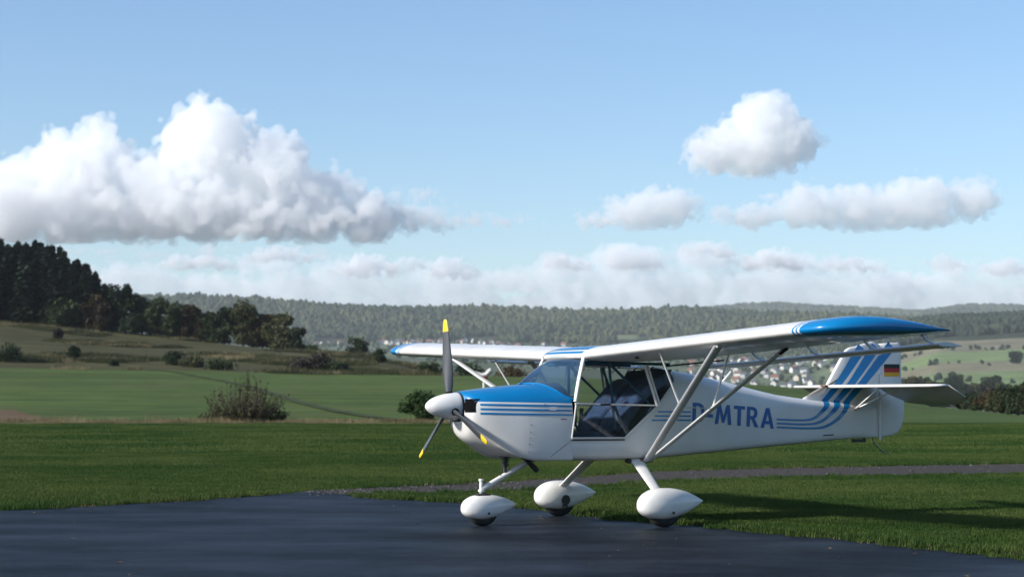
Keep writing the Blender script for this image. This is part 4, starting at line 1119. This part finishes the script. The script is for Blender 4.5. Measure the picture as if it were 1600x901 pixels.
x, y, u, r = polar_pts(1700, 1330, 2050, 1250, 2700); keep = (np.sin(r / 61 + u / 90) > .93) | ((r > 1480) & (r < 1530)); x, y = x[keep], y[keep]
s = rg.uniform(1.5, 3.8, len(x)); scatter('hedgerows', np.stack([x, y, ground_h(x, y) - .3], 1), np.stack([s, s, s], 1), rg.uniform(0, 6.28, len(s)), FD, 'hedgerows dividing the pale valley fields')

# grass: small turf patches of single blades
def turf(size, n, hmin, hmax, bw, seed, mat, lean=.5):
    rr = np.random.default_rng(seed); p = np.column_stack([rr.uniform(-size / 2, size / 2, (n, 2)), np.zeros(n)])
    cl = .6 + .8 * (.5 + .5 * np.sin(p[:, 0] * 9 + seed) * np.sin(p[:, 1] * 8 + 2 * seed))
    h = rr.uniform(hmin, hmax, n) * cl; a = rr.uniform(0, 6.28, n); w = bw * rr.uniform(.7, 1.3, n)
    side = np.column_stack([np.cos(a), np.sin(a), np.zeros(n)]) * w[:, None] / 2; d = rr.uniform(0, lean, n) * h; fw = np.column_stack([-np.sin(a) * d, np.cos(a) * d, np.zeros(n)])
    up = np.column_stack([np.zeros((n, 2)), h])
    V = np.stack([p - side, p + side, p + side * .8 + up * .6 + fw * .35, p - side * .8 + up * .6 + fw * .35, p + up + fw], 1).reshape(-1, 3)
    b = np.arange(n)[:, None] * 5; f = np.concatenate([b + [0, 1, 2, 3], ], 1); t = b + [3, 2, 4]
    me = arr_mesh('turf', V, np.concatenate([f.ravel(), t.ravel()]), np.r_[np.full(n, 4), np.full(n, 3)], False); me.materials.append(mat); return me
TU = [turf(1.0, 2600, .012, .036, .006, k, M['grass']) for k in range(4)]
P_ = []; 
for X_ in np.arange(-16, 18, .45):
    for Y_ in np.arange(12.5, 42, .45):
        if abs(X_) > Y_ * .32 + 3.2: continue
        q = (X_ + rnd.uniform(-.15, .15), Y_ + rnd.uniform(-.15, .15))
        if in_poly(*q, APRON) or in_path(*q): continue
        P_.append(q)
# pull patches that overhang the asphalt or path away by shrinking them
def edge_dist(q):
    d = 9.
    for i in range(len(APRON)):
        a, b = np.array(APRON[i]), np.array(APRON[(i + 1) % len(APRON)]); t = np.clip(np.dot(np.array(q) - a, b - a) / np.dot(b - a, b - a), 0, 1); d = min(d, np.hypot(*(a + (b - a) * t - q)))
    x_ = q[0]
    if x_ > -2.7:
        c = np.interp(x_, [p[0] for p in PATH], [p[1] for p in PATH]); w = np.interp(x_, [p[0] for p in PATH], [p[2] for p in PATH]); d = min(d, abs(abs(q[1] - c) - w / 2))
    return d
ed = np.array([edge_dist(q) for q in P_]); sc_ = np.clip(ed / .55, .22, 1.0)
sz = np.array([rnd.uniform(.75, 1.25) for _ in P_])
hz_ = np.where(ed < .5, 1.3, 1.0) * sz
scatter('airfield_grass', np.array([(q[0], q[1], 0.0) for q in P_]), np.stack([sc_, sc_, hz_], 1), np.array([rnd.uniform(0, 6.28) for _ in P_]), TU, 'short mown grass of the airfield')
# frayed tufts along the asphalt edge
TE = [turf(.26, 150, .02, .06, .007, 50 + k, M['grass'], .9) for k in range(5)] + [turf(.26, 70, .01, .04, .006, 60, M['dry'], .9)]
EP = []
for i in range(len(APRON_R)):
    a, b = APRON_R[i], APRON_R[(i + 1) % len(APRON_R)]
    if not (-8 < a[0] < 6 and a[1] > 12) or (-2.9 < a[0] < -1.6 and a[1] > 23.6): continue
    for _ in range(4):
        t = rnd.random(); EP.append((a[0] + (b[0] - a[0]) * t + rnd.gauss(0, .07), a[1] + (b[1] - a[1]) * t + rnd.gauss(.06, .08), .003))
for x_ in np.arange(-1.6, 12, .09):
    c = np.interp(x_, [p[0] for p in PATH], [p[1] for p in PATH]); w = np.interp(x_, [p[0] for p in PATH], [p[2] for p in PATH])
    for s_ in (-1, 1): EP.append((x_, c + s_ * (w / 2 + rnd.gauss(-.05, .16)), .003))
scatter('verge_tufts', np.array(EP), np.array([[k, k, k * rnd.uniform(.7, 1.3)] for k in (rnd.uniform(.6, 1.2) for _ in EP)]), np.array([rnd.uniform(0, 6.28) for _ in EP]), TE, 'ragged tufts of grass along the asphalt and gravel edges')
TF = [turf(2.4, 2600, .015, .04, .012, 10 + k, M['grass']) for k in range(3)]
P_ = [(X_ + rnd.uniform(-.5, .5), Y_ + rnd.uniform(-.5, .5)) for X_ in np.arange(-36, 50, 1.7) for Y_ in np.arange(42, 86, 1.7) if abs(X_) < Y_ * .36 + 5]
P_ = [q for q in P_ if not in_path(*q, .9)]
scatter('runway_grass', np.array([(q[0], q[1], 0.0) for q in P_]), np.array([[1, 1, rnd.uniform(.7, 1.4)] for _ in P_]), np.array([rnd.uniform(0, 6.28) for _ in P_]), TF, 'mown grass of the runway strip')
TD = [turf(1.4, 300, .06, .26, .012, 30 + k, M['dry'], .7) for k in range(3)]
P_ = [((u - 800) * Y_ / F_PX, Y_) for u in np.arange(-40, 770, 26) for Y_ in (89, 90.5)]
P_ = [(a + rnd.uniform(-.5, .5), b + rnd.uniform(-.5, .5)) for a, b in P_]
scatter('dry_grass', np.array([(a, b, gz(a, b)) for a, b in P_]), np.array([[1, 1, rnd.uniform(.4, 1.3)] for _ in P_]), np.array([rnd.uniform(0, 6.28) for _ in P_]), TD, 'strip of tall dry yellow grass along the runway edge')
x, y, u, r = polar_pts(2600, -40, 700, 266, 430); n_ = np.sin(x / 9 + np.sin(y / 13)) * np.sin(y / 11 + x / 23); kp = n_ > .33; x, y = x[kp], y[kp]
TM = [turf(4.0, 500, .2, .7, .05, 70 + k, m_, .8) for k, m_ in enumerate((M['dry'], M['leaf_olive'], M['leaf_olive'], M['leaf_olive']))]
scatter('meadow_grass', np.stack([x, y, ground_h(x, y) - .03], 1), np.stack([rg.uniform(.6, 1.6, len(x))] * 2 + [rg.uniform(.4, 1.2, len(x))], 1), rg.uniform(0, 6.28, len(x)), TM, 'rough tussocky grass on the meadow slope')
# loose stones where the path meets the asphalt
SV = []
for k in range(3):
    bm = bmesh.new(); bmesh.ops.create_icosphere(bm, subdivisions=1, radius=1)
    for v in bm.verts: v.co *= rnd.uniform(.7, 1.2); v.co.z *= .6
    me = bpy.data.meshes.new('stone'); bm.to_mesh(me); bm.free(); me.materials.append(pmat('stone', ((.045, .044, .043), (.06, .058, .056), (.11, .105, .10))[k], .9)); SV.append(me)
SP = []
for _ in range(1300):
    x_ = rnd.choice((rnd.uniform(-2.6, 1), rnd.uniform(-2.6, 9))); c = np.interp(x_, [p[0] for p in PATH], [p[1] for p in PATH]); w = np.interp(x_, [p[0] for p in PATH], [p[2] for p in PATH]); SP.append((x_, c + rnd.uniform(-.5, .5) * w, .012))
for _ in range(160): SP.append((rnd.gauss(-2.2, .35), rnd.gauss(24.7, .3), .014))
ss = [min(.028, .006 + rnd.expovariate(220)) for _ in SP]
scatter('gravel_stones', np.array(SP), np.array([[k, k, k] for k in ss]), np.array([rnd.uniform(0, 6.28) for _ in SP]), SV, 'loose grey stones on the gravel path')
# fallen leaves and specks on the asphalt
LV = []
for k, c in enumerate(((.20, .13, .05), (.12, .09, .04))):
    V = [(-1, 0, 0), (-.3, -.5, .15), (.6, -.4, .05), (1, 0, .25), (.6, .45, .1), (-.3, .5, .2)]; me = bpy.data.meshes.new('leaf'); me.from_pydata(V, [], [(0, 1, 2, 3), (0, 3, 4, 5)]); me.materials.append(pmat('dead_leaf', c, .9)); LV.append(me)
LP = []
while len(LP) < 120:
    q = (rnd.uniform(-7, 5), rnd.uniform(13, 24))
    if in_poly(*q, APRON) and rnd.random() < .3 + .7 * math.exp(-edge_dist(q)): LP.append((q[0], q[1], .013))
scatter('fallen_leaves', np.array(LP), np.array([[k, k, k] for k in (rnd.uniform(.012, .03) for _ in LP)]), np.array([rnd.uniform(0, 6.28) for _ in LP]), LV, 'scattered dead leaves on the asphalt')

# small white marker with a pale hood, at the runway edge behind the far strut
p = at(756, 91.5)
mk_t = empty('marker_post', p); tag(mk_t, 'pale hooded marker with a red band on a white post beyond the runway', 'marker')
g = G(); g.tube([(0, 0, -.2), (0, 0, 1.92)], .05, 10); g.build('post', M['white'], mk_t)
g = G(); g.tube([(0, 0, 1.92), (0, 0, 2.08)], [.14, .20], 12); g.build('band', M['red'], mk_t)
g = G(); g.tube([(-.45, 0, 2.32), (-.30, 0, 2.24), (-.08, 0, 2.17), (.12, 0, 2.20), (.30, 0, 2.38), (.33, 0, 2.48)], [.08, .12, .13, .15, .17, .10], 12, .8); g.build('hood', pmat('hood_cloth', (.55, .53, .49), .8), mk_t)

# ------------------------------------------------------------------ clouds: closed bodies of scattering air
def cloud(name, label, Y, blobs, base, depth, res, dens, seed, amp, nscale, flat=40, pad=1.18, aniso=.0):
    k = Y / F_PX
    xs = [b[0] - b[2] for b in blobs] + [b[0] + b[2] for b in blobs]; ys = [b[1] - b[3] for b in blobs]
    cxp = (min(xs) + max(xs)) / 2
    hw = (max(xs) - min(xs)) / 2 * k * pad; top = (base - min(ys)) * k * pad
    ng = bpy.data.node_groups.new('cloud_shape', 'GeometryNodeTree'); ng.interface.new_socket('Geometry', in_out='OUTPUT', socket_type='NodeSocketGeometry')
    N = ng.nodes; L = ng.links.new
    def mt(op, *a):
        q = N.new('ShaderNodeMath'); q.operation = op
        for i, v in enumerate(a):
            if isinstance(v, (int, float)): q.inputs[i].default_value = v
            else: L(v, q.inputs[i])
        return q.outputs[0]
    def vm(op, a, b):
        q = N.new('ShaderNodeVectorMath'); q.operation = op; L(a, q.inputs[0])
        if isinstance(b, tuple): q.inputs[1].default_value = b
        return q
    pos = N.new('GeometryNodeInputPosition').outputs[0]; acc = None
    for (bx, by, rx, ry) in blobs:
        q = vm('DIVIDE', vm('SUBTRACT', pos, ((bx - cxp) * k, 0, (base - by) * k)).outputs[0], (rx * k, min(rx * k, depth), ry * k))
        ln = N.new('ShaderNodeVectorMath'); ln.operation = 'LENGTH'; L(q.outputs[0], ln.inputs[0])
        v = mt('MULTIPLY', mt('SUBTRACT', 1.0, ln.outputs['Value']), min(rx, ry) / 40)
        acc = v if acc is None else mt('SMOOTH_MAX', acc, v, .3)
    off = vm('ADD', pos, (seed * 1000., seed * 777., 0.)).outputs[0]
    nz = N.new('ShaderNodeTexNoise'); L(off, nz.inputs['Vector']); nz.inputs['Scale'].default_value = 1 / (nscale * k); nz.inputs['Detail'].default_value = 6; nz.inputs['Roughness'].default_value = .60
    vo = N.new('ShaderNodeTexVoronoi'); vo.feature = 'F1'; L(off, vo.inputs['Vector']); vo.inputs['Scale'].default_value = 1 / (nscale * .5 * k); vo.inputs['Detail'].default_value = 1.0; vo.inputs['Roughness'].default_value = .5
    dd = mt('ADD', acc, mt('ADD', mt('MULTIPLY', mt('SUBTRACT', nz.outputs[0], .5), amp * 1.6), mt('MULTIPLY', mt('SUBTRACT', .42, vo.outputs['Distance']), amp * .8)))
    sp = N.new('ShaderNodeSeparateXYZ'); L(pos, sp.inputs[0])
    dd = mt('MINIMUM', dd, mt('ADD', mt('DIVIDE', sp.outputs[2], flat * k), mt('MULTIPLY', mt('SUBTRACT', nz.outputs[0], .5), 1.2)))
    vc = N.new('GeometryNodeVolumeCube'); L(dd, vc.inputs['Density']); vc.inputs['Background'].default_value = -1
    vc.inputs['Min'].default_value = (-hw, -depth * 1.3, -top * .12); vc.inputs['Max'].default_value = (hw, depth * 1.3, top * 1.05)
    vx = 2 * hw / res
    vc.inputs['Resolution X'].default_value = res; vc.inputs['Resolution Y'].default_value = max(8, int(2.6 * depth / vx)); vc.inputs['Resolution Z'].default_value = max(8, int(top * 1.17 / vx))
    v2 = N.new('GeometryNodeVolumeToMesh'); L(vc.outputs[0], v2.inputs[0]); v2.inputs['Threshold'].default_value = 0.0
    go = N.new('NodeGroupOutput'); L(v2.outputs[0], go.inputs[0])
    tmp = bpy.data.objects.new('tmp', bpy.data.meshes.new('tmp')); COL.objects.link(tmp); md = tmp.modifiers.new('g', 'NODES'); md.node_group = ng
    ev = tmp.evaluated_get(bpy.context.evaluated_depsgraph_get()); me = bpy.data.meshes.new_from_object(ev); bpy.data.objects.remove(tmp)
    mat = bpy.data.materials.new('cloud_air'); mat.use_nodes = True; t = mat.node_tree; t.nodes.clear()
    pv = t.nodes.new('ShaderNodeVolumePrincipled'); pv.inputs['Density'].default_value = dens / k; pv.inputs['Color'].default_value = (.9995, .9995, 1.0, 1); pv.inputs['Anisotropy'].default_value = aniso
    mo = t.nodes.new('ShaderNodeOutputMaterial'); t.links.new(pv.outputs[0], mo.inputs['Volume'])
    me.materials.clear(); me.materials.append(mat)
    o = link(name, me); o.location = ((cxp - 800) * Y / F_PX, Y, EYE + (HORIZON - base) * Y / F_PX)
    return tag(o, label, kind='structure')
import time; T0 = time.time()
c1 = cloud('cloud', 'big towering white cumulus cloud above the wooded hill', 15000, [(110, 300, 95, 105), (150, 245, 62, 66), (20, 315, 110, 80), (-60, 320, 80, 70), (325, 228, 88, 86), (420, 268, 85, 80), (500, 312, 80, 60), (300, 325, 150, 65), (570, 340, 85, 46), (620, 350, 60, 26), (180, 330, 120, 60), (235, 290, 80, 66), (400, 342, 160, 44), (520, 348, 120, 36)], 378, 520, 290, .032, 3, 1.15, 62)
c2 = cloud('cloud', 'single puffy white cloud high above the wing', 13000, [(1195, 195, 66, 64), (1145, 234, 84, 48), (1232, 220, 62, 48), (1180, 235, 90, 44)], 274, 250, 140, .032, 5, .8, 48, 60)
c3 = cloud('cloud', 'small flat-bottomed cloud left of the long cloud', 14000, [(1010, 330, 80, 38), (1050, 323, 52, 38), (950, 343, 60, 18)], 356, 220, 110, .028, 8, .7, 40, 40)
c4 = cloud('cloud', 'long low ragged cloud stretching over the wing tip', 14500, [(1170, 340, 66, 24), (1270, 325, 80, 42), (1360, 325, 90, 42), (1440, 316, 80, 52), (1520, 310, 55, 40), (1545, 290, 30, 22)], 356, 240, 190, .028, 13, .8, 44, 40)
c5 = cloud('cloud', 'pale cloud bank along the horizon behind the wing', 26000, [(820, 440, 80, 26), (880, 418, 70, 30), (980, 408, 80, 36), (1100, 405, 80, 30), (1220, 415, 90, 26), (1330, 418, 70, 20), (1000, 445, 190, 34), (1200, 445, 200, 32), (1380, 440, 90, 26), (1000, 474, 260, 36), (1250, 474, 260, 36)], 520, 450, 190, .021, 21, .7, 42, 60)
c6 = cloud('cloud', 'pale cloud bank along the horizon at the picture right', 26000, [(1490, 420, 45, 24), (1570, 425, 60, 26), (1640, 430, 60, 24), (1540, 448, 130, 28), (1430, 445, 80, 24), (1540, 474, 220, 36)], 520, 380, 110, .021, 25, .7, 40, 60)
c7 = cloud('cloud', 'hazy cloud bank low behind the wooded hill', 24000, [(200, 430, 120, 26), (420, 415, 90, 26), (560, 425, 90, 28), (690, 430, 80, 26), (780, 440, 60, 20), (300, 448, 220, 28), (520, 445, 180, 30), (700, 445, 160, 30), (400, 474, 330, 36), (680, 474, 220, 36)], 520, 450, 190, .017, 31, .8, 42, 60)
c8 = cloud('cloud', 'thin grey cloud wisps trailing from the big cumulus', 15500, [(640, 340, 90, 26), (730, 346, 70, 18), (790, 345, 40, 12), (640, 305, 45, 16)], 368, 240, 130, .022, 41, 1.0, 40, 40)
c9 = cloud('cloud', 'dim cloud layer under the big cumulus', 19000, [(250, 395, 160, 12), (430, 390, 120, 12), (100, 392, 130, 12)], 405, 400, 110, .014, 47, .8, 44, 30)
PUFF = [(875, 408, 34, 16), (985, 402, 44, 22), (1105, 388, 36, 15), (1205, 404, 52, 20), (1320, 412, 48, 14), (1480, 408, 30, 15), (1575, 414, 36, 18), (435, 396, 52, 16), (575, 414, 48, 20), (705, 418, 36, 22), (640, 410, 30, 12), (300, 408, 60, 14)]
for k_, (a_, b_, c_, d_) in enumerate(PUFF):
    cloud('cloud', 'small bright cumulus puff just above the horizon cloud bank', 22000, [(a_, b_, c_, d_), (a_ - c_ * .6, b_ + d_ * .4, c_ * .7, d_ * .7), (a_ + c_ * .7, b_ + d_ * .45, c_ * .8, d_ * .65)], b_ + d_ * 1.3, c_ * 5.5, 64, .045, 60 + k_, .55, 26, 22)['group'] = 'cumulus puffs along the horizon'
print('clouds', time.time() - T0)
# the same kind of sky goes on outside the frame
rc = random.Random(3)
for i, (src, azd) in enumerate(((c1, 45), (c4, 75), (c2, 100), (c1, 130), (c5, 60), (c4, 160), (c6, 190), (c1, 225), (c3, 250), (c2, 275), (c4, 300), (c5, 325), (c7, 110), (c7, 290))):
    o = src.copy(); COL.objects.link(o); a = R(azd); L0 = src.location; rr = math.hypot(L0.x, L0.y)
    o.location = (rr * math.sin(a), rr * math.cos(a), L0.z * rc.uniform(1.0, 1.3)); o.rotation_euler = (0, 0, -a); o['label'] = 'cloud beyond the edge of the view'; o['group'] = 'clouds outside the view'

# ------------------------------------------------------------------ haze in the valley air
V = [(-14200, -14200, -45), (14200, -14200, -45), (14200, 14200, -45), (-14200, 14200, -45), (-14200, -14200, 470), (14200, -14200, 470), (14200, 14200, 470), (-14200, 14200, 470)]
hz = mk('haze', V, [(0, 3, 2, 1), (4, 5, 6, 7), (0, 1, 5, 4), (1, 2, 6, 5), (2, 3, 7, 6), (3, 0, 4, 7)], None, smooth=False)
hm = bpy.data.materials.new('haze_air'); hm.use_nodes = True; t = hm.node_tree; t.nodes.clear()
pv = t.nodes.new('ShaderNodeVolumePrincipled'); pv.inputs['Density'].default_value = .42 / 9000; pv.inputs['Color'].default_value = (.88, .94, 1.0, 1)
mo = t.nodes.new('ShaderNodeOutputMaterial'); t.links.new(pv.outputs[0], mo.inputs['Volume']); hz.data.materials.append(hm)
tag(hz, 'thin blue haze in the valley air', kind='stuff')
